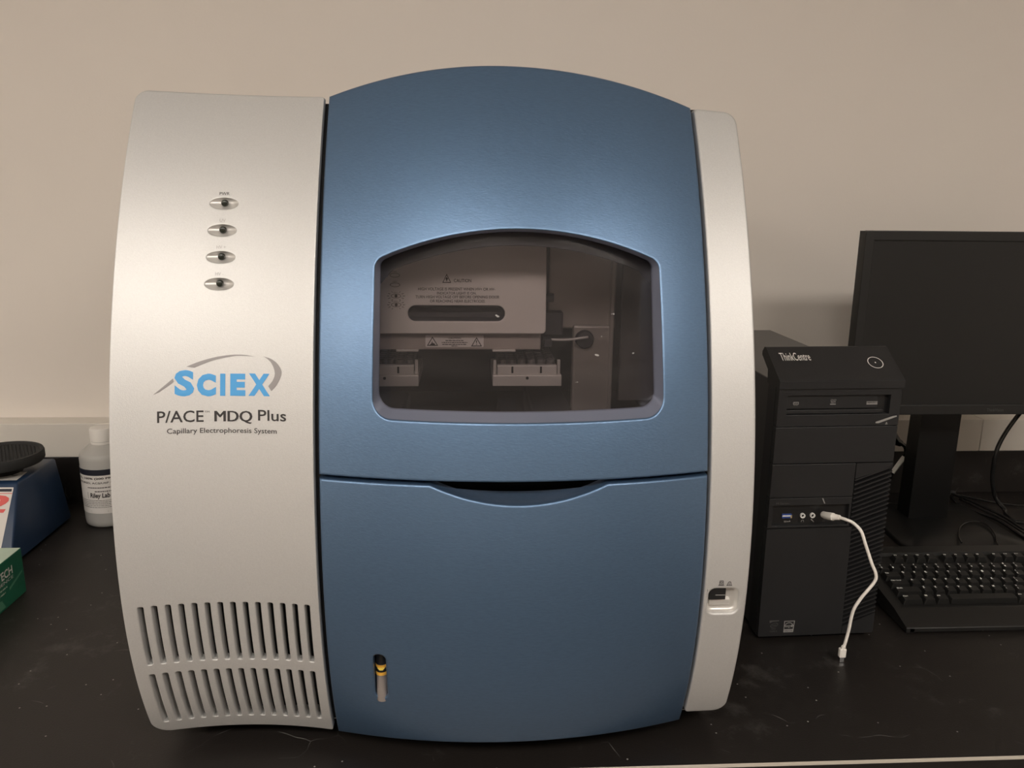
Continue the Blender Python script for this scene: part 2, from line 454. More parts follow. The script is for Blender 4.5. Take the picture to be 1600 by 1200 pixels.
def sheet(surf, outer, holes=(), thick=0.02, r=0.002, step=0.007, rings=3, back=True):
    """curved panel: outline and holes in (x, z) laid on y = surf(x, z), edges rounded by r, thickness along y"""
    mb = MB()
    loops = [ccw(resample(outer, step))]+[cw(resample(h, step)) for h in holes]
    V = mb.v; Fc = mb.f
    def pt(p, d): return (p[0], surf(p[0], p[1])+d, p[1])
    inner = []
    for lp in loops:
        n = len(lp)
        idx = []
        levels = [(0.0, thick), (0.0, r)]
        for k in range(1, rings+1):
            a = k/rings*math.pi/2
            levels.append((r*(1-math.cos(a)), r*(1-math.sin(a))))
        levels.append((r+min(0.0008, r*0.5), 0.0))
        for off, d in levels:
            q = offset(lp, off) if off > 0 else lp
            idx.append(range(len(V), len(V)+n))
            V.extend(pt(p, d) for p in q)
        inner.append((q, idx[-1], idx[0], lp))
        for A, B in zip(idx[:-1], idx[1:]):
            for i in range(n):
                j = (i+1) % n
                Fc.append((A[i], A[j], B[j], B[i]))
    xs = [p[0] for p in loops[0]]; zs = [p[1] for p in loops[0]]
    gx = np.arange(min(xs)+step/2, max(xs), step); gz = np.arange(min(zs)+step/2, max(zs), step)
    G = np.array([(a, b) for a in gx for b in gz])
    ok = inside(G, inner[0][0])
    for q, *_ in inner[1:]: ok &= ~inside(G, q)
    for q, *_ in inner: ok &= ~near(G, q, step*0.45)
    G = G[ok]
    def fill(sets, d_grid, flip):
        pts2 = []; ids = []; edges = []
        for q, ix in sets:
            b = len(pts2)
            pts2 += [Vector(p) for p in q]; ids += list(ix)
            edges += [(b+i, b+(i+1) % len(q)) for i in range(len(q))]
        for g in G:
            pts2.append(Vector((float(g[0]), float(g[1])))); ids.append(len(V)); V.append(pt(g, d_grid))
        vo, eo, fo, ov, oe, of = delaunay_2d_cdt(pts2, edges, [], 0, 1e-9)
        cen = np.array([(sum(vo[i].x for i in t)/3, sum(vo[i].y for i in t)/3) for t in fo])
        keep = inside(cen, [tuple(p) for p in sets[0][0]])
        for q, _ in sets[1:]: keep &= ~inside(cen, [tuple(p) for p in q])
        for t, k in zip(fo, keep):
            if not k: continue
            if any(not ov[i] for i in t): continue
            p0, p1, p2 = (vo[i] for i in t)
            if abs((p1.x-p0.x)*(p2.y-p0.y)-(p2.x-p0.x)*(p1.y-p0.y)) < 2e-9: continue      # slivers along straight edges
            f = tuple(ids[ov[i][0]] for i in t)
            Fc.append(f[::-1] if flip else f)
    fill([(q, i1) for q, i1, i0, lp in inner], 0.0, False)
    if back:
        fill([(lp, i0) for q, i1, i0, lp in inner], thick, True)
    return mb

def loft(loops, close=True):
    mb = MB(); n = len(loops[0])
    for lp in loops: mb.v += [tuple(p) for p in lp]
    for k in range(len(loops)-1):
        for i in range(n if close else n-1):
            j = (i+1) % n
            mb.f.append((k*n+i, k*n+j, (k+1)*n+j, (k+1)*n+i))
    return mb

def ellipse(cx, cz, a, b, n=32):
    return [(cx+a*math.cos(2*math.pi*k/n), cz+b*math.sin(2*math.pi*k/n)) for k in range(n)]
def rrect(x0, z0, x1, z1, r, n=5):
    return round_poly([(x0, z0, r), (x1, z0, r), (x1, z1, r), (x0, z1, r)], n)
def ring_geo(mb, outer, inner, fn):
    n = len(outer); o = len(mb.v)
    mb.v += [fn(*p) for p in outer]+[fn(*p) for p in inner]
    mb.f += [(o+i, o+(i+1) % n, o+n+(i+1) % n, o+n+i) for i in range(n)]
def flat_poly(mb, poly, fn):
    o = len(mb.v); mb.v += [fn(*p) for p in poly]; mb.f.append(tuple(range(o, o+len(poly))))

# ================================================================== THE ROOM
def plane_box(name, a, b, material, label):
    return struct(MB().box(a, b).build(name, material), label)
XL, XR, YB = -3.2, 3.4, -3.4
plane_box('floor', (XL, YB, FLOOR_Z-0.05), (XR, WALL_Y, FLOOR_Z), 'floor', 'brown vinyl floor below the lab bench')
plane_box('ceiling', (XL, YB, CEIL_Z), (XR, WALL_Y, CEIL_Z+0.05), 'ceiling', 'pale tiled ceiling')
plane_box('wall_back', (XL, WALL_Y, FLOOR_Z), (XR, WALL_Y+0.06, CEIL_Z), 'wall', 'plain beige painted wall behind the bench')
plane_box('wall_left', (XL-0.06, YB, FLOOR_Z), (XL, WALL_Y, CEIL_Z), 'wall', 'beige side wall')
plane_box('wall_right', (XR, YB, FLOOR_Z), (XR+0.06, WALL_Y, CEIL_Z), 'wall', 'beige side wall')
plane_box('wall_front', (XL, YB-0.06, FLOOR_Z), (XR, YB, CEIL_Z), 'wall', 'beige wall opposite the bench')
# cable raceway on top of the backsplash, in two lengths that meet behind the monitor
struct(MB().box((-2.4, 1.622, 0.0965), (1.1012, WALL_Y, 0.167), 0.0015).build('trim_1', 'raceway'), 'beige wall raceway above the black backsplash')
struct(MB().box((1.1022, 1.622, 0.0965), (2.6, WALL_Y, 0.167), 0.0015).build('trim_2', 'raceway'), 'beige wall raceway behind the monitor')

def troffer(x, y, label):
    t = thing('ceiling_light', label, 'ceiling light', (x, y, CEIL_Z-0.03), group='recessed ceiling lights')
    fr = MB()
    w, d = 0.61, 0.31
    fr.box((-w, -d, 0), (w, -d+0.025, 0.03)); fr.box((-w, d-0.025, 0), (w, d, 0.03))
    fr.box((-w, -d+0.025, 0), (-w+0.025, d-0.025, 0.03)); fr.box((w-0.025, -d+0.025, 0), (w, d-0.025, 0.03))
    fr.build('lamp_frame', 'lamp_frame', t)
    MB().box((-w+0.025, -d+0.025, 0.004), (w-0.025, d-0.025, 0.012)).build('diffuser', 'diffuser', t)
for i, (x, y) in enumerate(LAMPS):
    troffer(x, y, ['ceiling light panel in the middle of the row', 'added fill light panel on the ceiling by the left side wall',
                   'added fill light panel on the ceiling, right of the row'][i])

# ================================================================== LAB BENCH
bench = thing('lab_bench', 'black epoxy lab bench top with a front edge whose highlight is painted pale', 'lab bench', (0.3, 1.2, -0.03), world_space=True)
BF = 0.7843
MB().prism([(BF+0.003, 0.0), (1.67, 0.0), (1.67, -0.032), (BF, -0.032), (BF, -0.003), (BF+0.003, -0.003)], 'x', -2.4, 2.6).build('worktop', 'bench', bench)
MB().prism([(BF+0.003, 0.0), (BF+0.0012, -0.0008), (BF+0.0006, -0.003), (BF+0.003, -0.003)], 'x', -2.4, 2.6).build('front_edge', 'bench_edge', bench, label='front edge with its highlight painted pale')
struct(MB().box((-2.4, 1.624, 0.0), (2.6, 1.67, 0.0965), 0.002).build('trim_3', 'bench'), 'low black epoxy backsplash along the wall')
for i in range(5):
    x0 = -2.38+i*0.99
    cb = thing('base_cabinet', ['leftmost', 'second from the left', 'middle', 'second from the right', 'rightmost'][i]+' beige base cabinet under the black bench', 'cabinet',
               (x0+0.49, 1.25, FLOOR_Z), group='base cabinets under the bench')
    MB().box((-0.49, -0.40, 0.0), (0.49, 0.40, 0.888)).build('cabinet_body', 'cabinet', cb)
    for sx in (-1, 1):
        d = MB().box((min(sx*0.485, sx*0.005), -0.42, 0.10), (max(sx*0.485, sx*0.005), -0.40, 0.66), 0.002).build('cabinet_door', 'cabinet', cb)
        MB().tube([(sx*0.05, -0.42, 0.6), (sx*0.05, -0.445, 0.6), (sx*0.05, -0.445, 0.5), (sx*0.05, -0.42, 0.5)], 0.005, smooth=False).build('handle', 'chrome', d)
    dr = MB().box((-0.485, -0.42, 0.67), (0.485, -0.40, 0.87), 0.002).build('drawer', 'cabinet', cb)
    MB().tube([(-0.05, -0.42, 0.77), (-0.05, -0.445, 0.77), (0.05, -0.445, 0.77), (0.05, -0.42, 0.77)], 0.005, smooth=False).build('handle', 'chrome', dr)

# ================================================================== THE INSTRUMENT
INS = thing('capillary_electrophoresis_instrument', 'large silver and blue lab instrument with curved front and smoked window', 'lab instrument', (-0.03, 1.12, 0.0), world_space=True)
PC4 = (0.70363551, -1.2535826, 1.49770849, -0.55912957, 0.84583822)
def prof(z):
    y = 0.0
    for c in PC4: y = y*z+c
    return y
X0, X1, XB0, XB1 = -0.356, 0.299, -0.150, 0.249
BULGE = 0.040
def S_left(x, z):
    u = (x-X0)/(-0.155-X0)
    return prof(z)+0.012*4*u*(1-u)
def S_blue(x, z):
    u = (x-(XB0+XB1)/2)/((XB1-XB0)/2)
    return prof(z)-BULGE*(1-u*u)
def S_right(x, z): return prof(z)
def bow(x):
    u = (x-(XB0+XB1)/2)/((XB1-XB0)/2)
    return 1-u*u
def frange(a, b, n): return [a+(b-a)*i/n for i in range(n+1)]

# --- left silver panel with vents and indicator recesses
VX = [(-0.3392+i*(0.1710-0.0)/13) for i in range(14)]
holes = []
for x in VX:
    holes.append(rrect(x-0.0028, 0.1325, x+0.0028, 0.2058, 0.0016, 3))
    holes.append(rrect(x-0.0028-0.0008, 0.0430, x+0.0028-0.0008, 0.1190, 0.0016, 3))
LEDS = [(-0.2542, 0.6142), (-0.2542, 0.5871), (-0.2540, 0.5604), (-0.2544, 0.5339)]
for x, z in LEDS: holes.append(ellipse(x, z, 0.0144, 0.0057, 36))
outer = round_poly([(X0, 0.0255, 0.020), (-0.1553, 0.0225, 0.003), (-0.1553, 0.7280, 0.003), (X0, 0.7325, 0.012)], 8)
sheet(S_left, outer, holes, thick=0.012, r=0.0011, step=0.0065).build('front_panel', 'silver', INS, smooth=True, fix=False, label='wide silver front panel with vents and logo')
for x, z in LEDS:
    lp = []
    for s in (1.0, 0.85, 0.65, 0.45, 0.25, 0.02):
        lp.append([(px, S_left(px, pz)+0.0008+0.0048*(1-s*s), pz) for px, pz in ellipse(x, z, 0.0146*s, 0.0059*s, 36)])
    d = loft(lp).build('indicator_recess', 'silver_cut', INS, smooth=True, angle=80)
    y = S_left(x, z)+0.0050
    MB().lathe([(0.0036, 0.0), (0.0036, -0.0028), (0.003, -0.0042), (0.0016, -0.0050)], (x, y, z+0.0004), 24, axis='y').build('indicator_light', 'led_dark', d, smooth=True)
onL = lambda x, z, d=0.0004: (x, S_left(x, z)-d, z)
for (x, z), s in zip(LEDS, ('PWR', 'UV', 'HV +', 'HV -')):
    mb = MB()
    w = {'PWR': 0.0052, 'UV': 0.0030, 'HV +': 0.0046, 'HV -': 0.0042}[s]
    text_box(mb, s, (x-w, z+0.0086, x+w, z+0.0117), onL, 0.0)
    mb.build('indicator_lettering', 'grey_print' if s != 'PWR' else 'ink_dark', INS, fix=False)
# logo
mb = MB()
flat_poly(mb, [(-0.31587, 0.42648), (-0.29687, 0.44223), (-0.29611, 0.43895), (-0.30975, 0.42924)], onL)
Bt = [(-0.28413, 0.45355), (-0.27129, 0.45845), (-0.25632, 0.46253), (-0.24112, 0.46478), (-0.22882, 0.46517), (-0.21562, 0.46356)]
Bb = [(-0.27641, 0.45226), (-0.26676, 0.45618), (-0.25627, 0.45985), (-0.24109, 0.463), (-0.23189, 0.4641), (-0.2156, 0.4635)]
Ct = [(-0.20705, 0.46371), (-0.1992, 0.46165), (-0.19208, 0.45662), (-0.18808, 0.4493), (-0.1896, 0.44256), (-0.19348, 0.43574), (-0.19847, 0.42994)]
Cb = [(-0.20700, 0.46365), (-0.20311, 0.46156), (-0.19915, 0.45793), (-0.19595, 0.45206), (-0.19511, 0.44613), (-0.19742, 0.44011), (-0.20177, 0.43478)]
def crspline(P, sub=5):
    P = [np.array(p) for p in P]; out = []
    for i in range(len(P)-1):
        p0, p1, p2, p3 = P[max(i-1, 0)], P[i], P[i+1], P[min(i+2, len(P)-1)]
        for k in range(sub):
            t = k/sub
            out.append(tuple(0.5*((2*p1)+(p2-p0)*t+(2*p0-5*p1+4*p2-p3)*t*t+(3*p1-p0-3*p2+p3)*t**3)))
    out.append(tuple(P[-1])); return out
for T, B in ((Bt, Bb), (Ct, Cb)):
    T = crspline(T); B = crspline(B)
    o = len(mb.v); n = len(T)
    mb.v += [onL(*p) for p in T]+[onL(*p) for p in B]
    mb.f += [(o+i, o+i+1, o+n+i+1, o+n+i) for i in range(n-1)]
mb.build('logo_swoosh', 'logo_grey', INS, fix=False)
mb = MB()
for s, b in dict(S=(-0.29555, 0.42447, -0.27628, 0.45019), C=(-0.27373, 0.42415, -0.25481, 0.44652), I=(-0.25066, 0.42466, -0.2455, 0.44646),
                 E=(-0.2405, 0.42473, -0.22512, 0.44654), X=(-0.22203, 0.42490, -0.20008, 0.44690)).items():
    text_box(mb, s, b, onL, {'S': 0.045, 'C': 0.068, 'I': 0.0, 'E': 0.060, 'X': 0.055}[s])
mb.build('logo_lettering', 'logo_blue', INS, fix=False)
mb = MB()
for s, b in {'P/ACE': (-0.31191, 0.39890, -0.26697, 0.41047), 'TM': (-0.26619, 0.40808, -0.26124, 0.40988), 'MDQ': (-0.25599, 0.39726, -0.21844, 0.40992),
             'Plus': (-0.21222, 0.40046, -0.18327, 0.41129)}.items():
    if s == 'MDQ':
        for dx in (-0.00045, 0.0, 0.00045): text_box(mb, s, (b[0]+dx, b[1]+abs(dx)*0.1, b[2]+dx, b[3]), onL)
    else:
        text_box(mb, s, b, onL, 0.0 if s == 'TM' else 0.010)
mb.build('model_lettering', 'ink_dark', INS, fix=False)
mb = MB(); text_box(mb, 'Capillary Electrophoresis System', (-0.30271, 0.38643, -0.19312, 0.39308), onL, 0.006)
mb.build('subtitle_lettering', 'ink_dark', INS, fix=False)

# --- right silver panel with connector recess
outer = round_poly([(0.2520, 0.0405, 0.0045), (X1, 0.0425, 0.016), (X1, 0.7175, 0.014), (0.2528, 0.7218, 0.0045)], 8)
swh = rrect(0.2575, 0.1888, 0.2902, 0.2190, 0.0072, 6)
sheet(S_right, outer, [swh], thick=0.014, r=0.0022, step=0.0065).build('front_panel', 'silver', INS, smooth=True, fix=False, label='narrow silver front panel with connector recess')
mb = loft([[(px, prof(pz)+d, pz) for px, pz in offset(ccw(swh), o)] for o, d in ((-0.0002, 0.0022), (0.0008, 0.006), (0.002, 0.0075), (0.0035, 0.008))])
mb.f.append(tuple(range(len(mb.v)-len(swh), len(mb.v))))
rec = mb.build('switch_recess', 'silver_cut', INS, smooth=True, angle=60)
MB().box((0.2586, prof(0.21)+0.0030, 0.2044), (0.2768, prof(0.21)+0.013, 0.2180), 0.0006).build('switch_block', 'pc_gloss', rec)
MB().box((0.2655, prof(0.21)+0.0026, 0.2098), (0.2762, prof(0.21)+0.0035, 0.2103)).build('switch_mark', 'grey_print', rec)
MB().box((0.2600, prof(0.2)+0.0048, 0.1965), (0.2830, prof(0.2)+0.0100, 0.2042), 0.0015).build('recess_step', 'silver_cut', rec)
onR = lambda x, z: (x, prof(z)-0.0004, z)
mb = MB()
ring_geo(mb, [(0.2672, 0.2238), (0.2722, 0.2238), (0.2718, 0.2290), (0.2677, 0.2290)], [(0.2678, 0.2244), (0.2716, 0.2244), (0.2712, 0.2284), (0.2683, 0.2284)], onR)
ring_geo(mb, ellipse(0.2697, 0.2266, 0.0014, 0.0014, 16), ellipse(0.2697, 0.2266, 0.0008, 0.0008, 16), onR)
flat_poly(mb, [(0.2664, 0.2230), (0.2730, 0.2230), (0.2730, 0.2236), (0.2664, 0.2236)], onR)
ar = [(0.2760, 0.2236), (0.2766, 0.2262), (0.2778, 0.2278), (0.2790, 0.2280), (0.2802, 0.2270), (0.2806, 0.2236)]
ai = [(0.2767, 0.2236), (0.2772, 0.2260), (0.2781, 0.2271), (0.2789, 0.2273), (0.2796, 0.2265), (0.2799, 0.2236)]
o = len(mb.v); mb.v += [onR(*p) for p in ar]+[onR(*p) for p in ai]; mb.f += [(o+i, o+i+1, o+7+i, o+6+i) for i in range(5)]
flat_poly(mb, [(0.2781, 0.2236), (0.2786, 0.2236), (0.2786, 0.2262), (0.2781, 0.2262)], onR)
flat_poly(mb, [(0.2752, 0.2230), (0.2816, 0.2230), (0.2816, 0.2236), (0.2752, 0.2236)], onR)
mb.build('port_symbols', 'ink_dark', INS, fix=False)

# --- blue upper door with window
xs = frange(XB0, XB1, 48)
def top_z(x):          # arched top edge
    xa = 0.033
    return 0.7615-(0.0330 if x < xa else 0.0390)*((x-xa)/((XB0-xa) if x < xa else (XB1-xa)))**2
def split_up(x): return 0.3490+0.0040*bow(x)
def split_low(x):
    z = 0.3449+0.0042*bow(x)
    t = (x-0.0512)/0.0880
    if abs(t) < 1: z -= 0.0188*(1-t*t)
    return z
hole = round_poly([(-0.0938, 0.4098, 0.0190), (0.1980, 0.4098, 0.0190), (0.1965, 0.5610, 0.0130)]
                  + [(x, 0.5610+0.0320*(1-((x-0.0520)/0.1450)**2), 0) for x in frange(0.180, -0.076, 26)]
                  + [(-0.0926, 0.5605, 0.0130)], 8)
outer = [(x, split_up(x)) for x in xs]+[(x, top_z(x)) for x in xs[::-1]]
updoor = sheet(S_blue, outer, [hole], thick=0.022, r=0.0018, step=0.0075).build('upper_door', 'blue', INS, smooth=True, fix=False, label='blue upper door with arched window')
hc = ccw(resample(hole, 0.0075))
pane_y = lambda x, z: 0.8290+(z-0.41)*0.29-BULGE*bow(x)          # flatter than the door, so it tilts back less
lp = [[(px, S_blue(px, pz)*(1-t)+(pane_y(px, pz)+0.0035)*t+(0.0018 if t == 0 else 0), pz) for px, pz in (offset(hc, o) if o else hc)] for o, t in ((0, 0), (0.0006, 0.25), (0.0018, 0.55), (0.0030, 0.85), (0.0036, 1.0))]
loft(lp).build('window_frame', 'frame', updoor, smooth=True, angle=60)
pane_out = offset(hc, 0.0028)
sheet(pane_y, pane_out, [], thick=0.0028, r=0.0003, step=0.012, rings=1).build('window_pane', 'smoke', updoor, smooth=True, fix=False, label='smoked acrylic window pane')
# shadow under the window's arched top, made as a dark sheet behind the pane
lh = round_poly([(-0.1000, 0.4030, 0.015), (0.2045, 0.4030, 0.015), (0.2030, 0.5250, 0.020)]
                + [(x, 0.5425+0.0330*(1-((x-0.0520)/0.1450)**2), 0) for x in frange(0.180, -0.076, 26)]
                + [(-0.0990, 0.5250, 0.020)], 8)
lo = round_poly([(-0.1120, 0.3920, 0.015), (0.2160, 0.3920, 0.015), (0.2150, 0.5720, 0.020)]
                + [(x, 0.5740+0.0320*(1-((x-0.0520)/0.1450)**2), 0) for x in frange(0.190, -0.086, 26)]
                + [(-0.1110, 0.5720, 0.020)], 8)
sheet(lambda x, z: pane_y(x, z)+0.0100, lo, [lh], thick=0.003, r=0.0008, step=0.010).build('shade_band', 'shade_band', updoor, smooth=True, fix=False)
# lint on the pane
mb = MB()
for x, z, s in ((0.0320, 0.5075, 0.004), (0.1330, 0.4675, 0.0030), (0.1110, 0.4420, 0.0016), (0.1710, 0.4680, 0.0026), (0.1500, 0.5080, 0.0022), (0.1370, 0.4860, 0.0012)):
    for k in range(4):
        a = random.uniform(-s, s)*0.8; b = random.uniform(-s, s)*0.35; q = s*random.uniform(0.12, 0.3)
        flat_poly(mb, [(x+a+q*math.cos(t)*1.6, z+b+q*math.sin(t)) for t in frange(0, 5.6, 6)], lambda px, pz: (px, pane_y(px, pz)-0.0003, pz))
mb.build('lint_specks', 'grey_print', updoor, fix=False, kind='stuff')
# hood above the door, running back over the chamber
hx = frange(XB0+0.001, XB1-0.001, 30)
lp = [[(x, S_blue(x, top_z(x))+0.019 if k == 0 else y, top_z(x)-0.004 if k == 0 else top_z(x)-dz) for x in hx] for k, (y, dz) in enumerate(((0, 0), (1.10, 0.008), (1.34, 0.016), (1.44, 0.050)))]
loft(lp, close=False).build('hood', 'blue', INS, smooth=True, fix=False)

# --- blue lower door with finger scoop and sight slot
sl = round_poly([(-0.0995, 0.0965, 0.0062), (-0.0862, 0.0965, 0.0062), (-0.0862, 0.1560, 0.0062), (-0.0995, 0.1560, 0.0062)], 7)
lowx = frange(XB0, -0.0368, 14)+frange(-0.0368, 0.1392, 30)[1:]+frange(0.1392, XB1, 14)[1:]
outer = [(x, 0.0195+0.0115*bow(x)+0.006*(x-XB0)/(XB1-XB0)) for x in xs]+[(x, split_low(x)) for x in lowx[::-1]]
lowdoor = sheet(S_blue, outer, [sl], thick=0.020, r=0.0021, step=0.0075).build('lower_door', 'blue', INS, smooth=True, fix=False, label='plain blue lower door with finger scoop')
sx = frange(-0.0366, 0.1390, 40)
def scoop(x, t):
    u = (x-0.0512)/0.0880; k = max(0.0, 1-u*u)
    return (x, S_blue(x, split_low(x))+0.0012+0.030*k*t, split_low(x)-0.0002+0.0035*k*t*t)
loft([[scoop(x, t) for x in sx] for t in (0, 0.15, 0.35, 0.6, 0.85, 1.0)], close=False).build('finger_scoop', 'blue', lowdoor, smooth=True, fix=False)
# coolant sight tube seen in the slot
gx, gz0 = -0.0925, 0.092
gy = S_blue(gx, 0.125)+0.0125
tube = MB().lathe([(0.0060, 0.0), (0.0060, 0.072)], (gx, gy, gz0), 20).build('sight_tube', 'clear_tube', lowdoor, smooth=True)
MB().lathe([(0.0064, 0.0445), (0.0064, 0.072)], (gx, gy, gz0), 20).build('tube_cap', 'pc_gloss', tube, smooth=True)
MB().lathe([(0.0064, 0.0335), (0.0064, 0.0400)], (gx, gy, gz0), 20).build('black_band', 'pc_gloss', tube, smooth=True)
MB().lathe([(0.0067, 0.0370-0.0050), (0.0067, 0.0370-0.0014)], (gx, gy, gz0), 20).build('amber_band', 'amber', tube, smooth=True)
MB().lathe([(0.0067, 0.0415), (0.0067, 0.0440)], (gx, gy, gz0), 20).build('amber_band', 'amber', tube, smooth=True)
MB().prism([(gx-0.004, gz0+0.0418), (gx+0.004, gz0+0.0418), (gx+0.0016, gz0+0.0388), (gx-0.0016, gz0+0.0388)], 'y', gy-0.0074, gy-0.0062).build('pointer', 'yellow', tube)

# --- housing behind the panels
hz = frange(0.035, 0.712, 24)
side = [(prof(z)+0.013, z) for z in hz]+[(1.40, 0.712), (1.46, 0.66), (1.46, 0.035)]
mb = MB()
mb.prism(side, 'x', X0+0.0015, X0+0.006); mb.prism(side, 'x', X1-0.006, X1-0.0015)
mb.box((X0+0.004, prof(0.70)+0.02, 0.706), (-0.172, 1.40, 0.712)); mb.box((XB1+0.004, prof(0.70)+0.02, 0.704), (X1-0.004, 1.40, 0.710))
mb.box((X0+0.004, 1.452, 0.035), (X1-0.004, 1.46, 0.66)); mb.box((X0+0.004, 0.845, 0.030), (X1-0.004, 1.46, 0.036))
mb.add([(X0+0.004, 1.40, 0.711), (X1-0.004, 1.40, 0.711), (X1-0.004, 1.46, 0.66), (X0+0.004, 1.46, 0.66)], [(0, 1, 2, 3)])
mb.build('housing', 'housing', INS)
def bulk(x, z):
    return prof(z)+0.032
sheet(bulk, [(X0+0.008, 0.040), (X1-0.008, 0.040), (X1-0.008, 0.700), (X0+0.008, 0.700)], [[(-0.128, 0.362), (0.228, 0.362), (0.228, 0.640), (-0.128, 0.640)]],
      thick=0.003, r=0.0004, step=0.03, rings=1).build('bulkhead', 'black_inside', INS, fix=False)
# dark filler in the seam between silver panel and blue doors
for xa, xb in ((-0.1640, -0.1400), (0.2440, 0.2580)):
    mb = MB()
    q = [[(xa, prof(z)+0.015, z), (xb, prof(z)+0.015, z)] for z in frange(0.030, 0.722, 30)]
    for a, b in q: mb.v += [a, b]
    mb.f += [(2*i, 2*i+1, 2*i+3, 2*i+2) for i in range(30)]
    mb.build('seam_gasket', 'black_inside', INS, smooth=True, fix=False)
for x, y in ((-0.30, 0.90), (0.24, 0.90), (-0.30, 1.40), (0.24, 1.40)):
    MB().lathe([(0.018, 0.0), (0.020, 0.004), (0.020, 0.031)], (x, y, 0.0), 20).build('rubber_foot', 'rubber', INS, smooth=True)

# --- inside the chamber
mb = MB()
a = (-0.136, 0.80, 0.345); b = (0.236, 1.16, 0.66)
mb.add([(a[0], a[1]+0.02, a[2]), (b[0], a[1]+0.02, a[2]), (b[0], b[1], a[2]), (a[0], b[1], a[2]), (a[0], a[1]+0.14, b[2]), (b[0], a[1]+0.14, b[2]), (b[0], b[1], b[2]), (a[0], b[1], b[2])],
       [(0, 1, 2, 3), (7, 6, 5, 4), (3, 2, 6, 7), (0, 3, 7, 4), (2, 1, 5, 6)])
liner = mb.build('chamber_liner', 'liner', INS, fix=False)
CY = 0.900
slot = rrect(-0.0656, 0.4887, 0.0418, 0.5060, 0.0084, 8)
cov_out = round_poly([(-0.134, 0.4745, 0.002), (0.0880, 0.4745, 0.0045), (0.0868, 0.640, 0.004), (-0.134, 0.640, 0.002)], 5)
cover = sheet(lambda x, z: CY, cov_out, [slot], thick=0.012, r=0.0012, step=0.02).build('cartridge_cover', 'cover', INS, smooth=True, fix=False, label='cream cartridge cover with printed caution')
lp = [[(px, CY+d, pz) for px, pz in offset(ccw(slot), o)] for o, d in ((0, 0.001), (0.0004, 0.008), (0.003, 0.012), (0.0082, 0.0125))]
loft(lp).build('grip_recess', 'dark_part', cover, smooth=True)
onC = lambda x, z: (x, CY-0.0004, z)
def tri_sign(mb, box, fn, th=0.14):
    x0, z0, x1, z1 = box
    xc = (x0+x1)/2; h = z1-z0
    O = [(x0, z0), (x1, z0), (xc, z1)]
    c = (xc, z0+h*0.36)
    I = [(c[0]+(p[0]-c[0])*(1-th*2.2), c[1]+(p[1]-c[1])*(1-th*2.2)) for p in O]
    ring_geo(mb, O, I, fn)
mb = MB()
B = (-0.0273, 0.5313, -0.0175, 0.5411)
tri_sign(mb, B, onC, 0.11)
flat_poly(mb, [(-0.0229, 0.5330), (-0.0221, 0.5330), (-0.0219, 0.5350), (-0.0208, 0.5352), (-0.0224, 0.5380), (-0.0240, 0.5352), (-0.0230, 0.5350)], onC)
for s, b in {'CAUTION': (-0.0147, 0.532, 0.0045, 0.5357), 'HIGH VOLTAGE IS PRESENT WHEN HV+ OR HV-': (-0.0539, 0.5229, 0.0308, 0.5261), 'INDICATOR LIGHT IS ON.': (-0.0333, 0.5184, 0.0102, 0.5214),
             'TURN HIGH VOLTAGE OFF BEFORE OPENING DOOR': (-0.0568, 0.5142, 0.0356, 0.5174), 'OR REACHING NEAR ELECTRODES.': (-0.041, 0.5096, 0.0201, 0.5127)}.items():
    text_box(mb, s, b, onC, 0.01)
mb.build('caution_print', 'ink_label', cover, fix=False)
mb = MB()
for k, (xc, zc) in enumerate(((-0.0790, 0.5393), (-0.0790, 0.5288), (-0.0782, 0.5166), (-0.0782, 0.5068))):
    ring_geo(mb, ellipse(xc, zc, 0.0056, 0.0024, 20), ellipse(xc, zc, 0.0050, 0.0019, 20), onC)
    if k >= 2:
        flat_poly(mb, ellipse(xc, zc, 0.0017, 0.0017, 12), onC)
        for t in (-60, -30, 0, 30, 60):
            for s in (1, -1):
                ca, sa = math.cos(math.radians(t))*s, math.sin(math.radians(t))
                p = (xc+ca*0.0072, zc+sa*0.0042); q = (xc+ca*0.0098, zc+sa*0.0058); n = (-(q[1]-p[1])*0.12, (q[0]-p[0])*0.12)
                flat_poly(mb, [(p[0]-n[0], p[1]-n[1]), (q[0]-n[0], q[1]-n[1]), (q[0]+n[0], q[1]+n[1]), (p[0]+n[0], p[1]+n[1])], onC)
    text_box(mb, ('PWR', 'UV', 'HV+', 'HV-')[k], (xc-0.0024, zc+0.0030, xc+0.0024, zc+0.0045), onC)
mb.build('indicator_diagram', 'ink_brown', cover, fix=False)
blk = MB().box((-0.134, 0.910, 0.4545), (0.0835, 0.985, 0.4800), 0.0015).build('electrode_block', 'block', INS)
onB = lambda x, z, d=0.0006: (x, 0.910-d, z)
mb = MB(); mb.prism(rrect(-0.0472, 0.4576, 0.0185, 0.4711, 0.0014, 4), 'y', 0.9094, 0.9100); lab = mb.build('caution_label', 'sticker', blk)
mb = MB()
tri_sign(mb, (-0.0456, 0.4592, -0.0328, 0.4699), lambda x, z: onB(x, z, 0.0010), 0.12); tri_sign(mb, (0.0042, 0.4585, 0.0167, 0.4692), lambda x, z: onB(x, z, 0.0010), 0.12)
text_box(mb, '!', (0.0098, 0.4600, 0.0111, 0.4656), lambda x, z: onB(x, z, 0.0010))
flat_poly(mb, [(-0.0425, 0.4602), (-0.0360, 0.4602), (-0.0375, 0.4624), (-0.0388, 0.4620), (-0.0396, 0.4648), (-0.0405, 0.4620)], lambda x, z: onB(x, z, 0.0010))
text_box(mb, 'CAUTION', (-0.0212, 0.4669, -0.0072, 0.4689), lambda x, z: onB(x, z, 0.0010), 0.01)
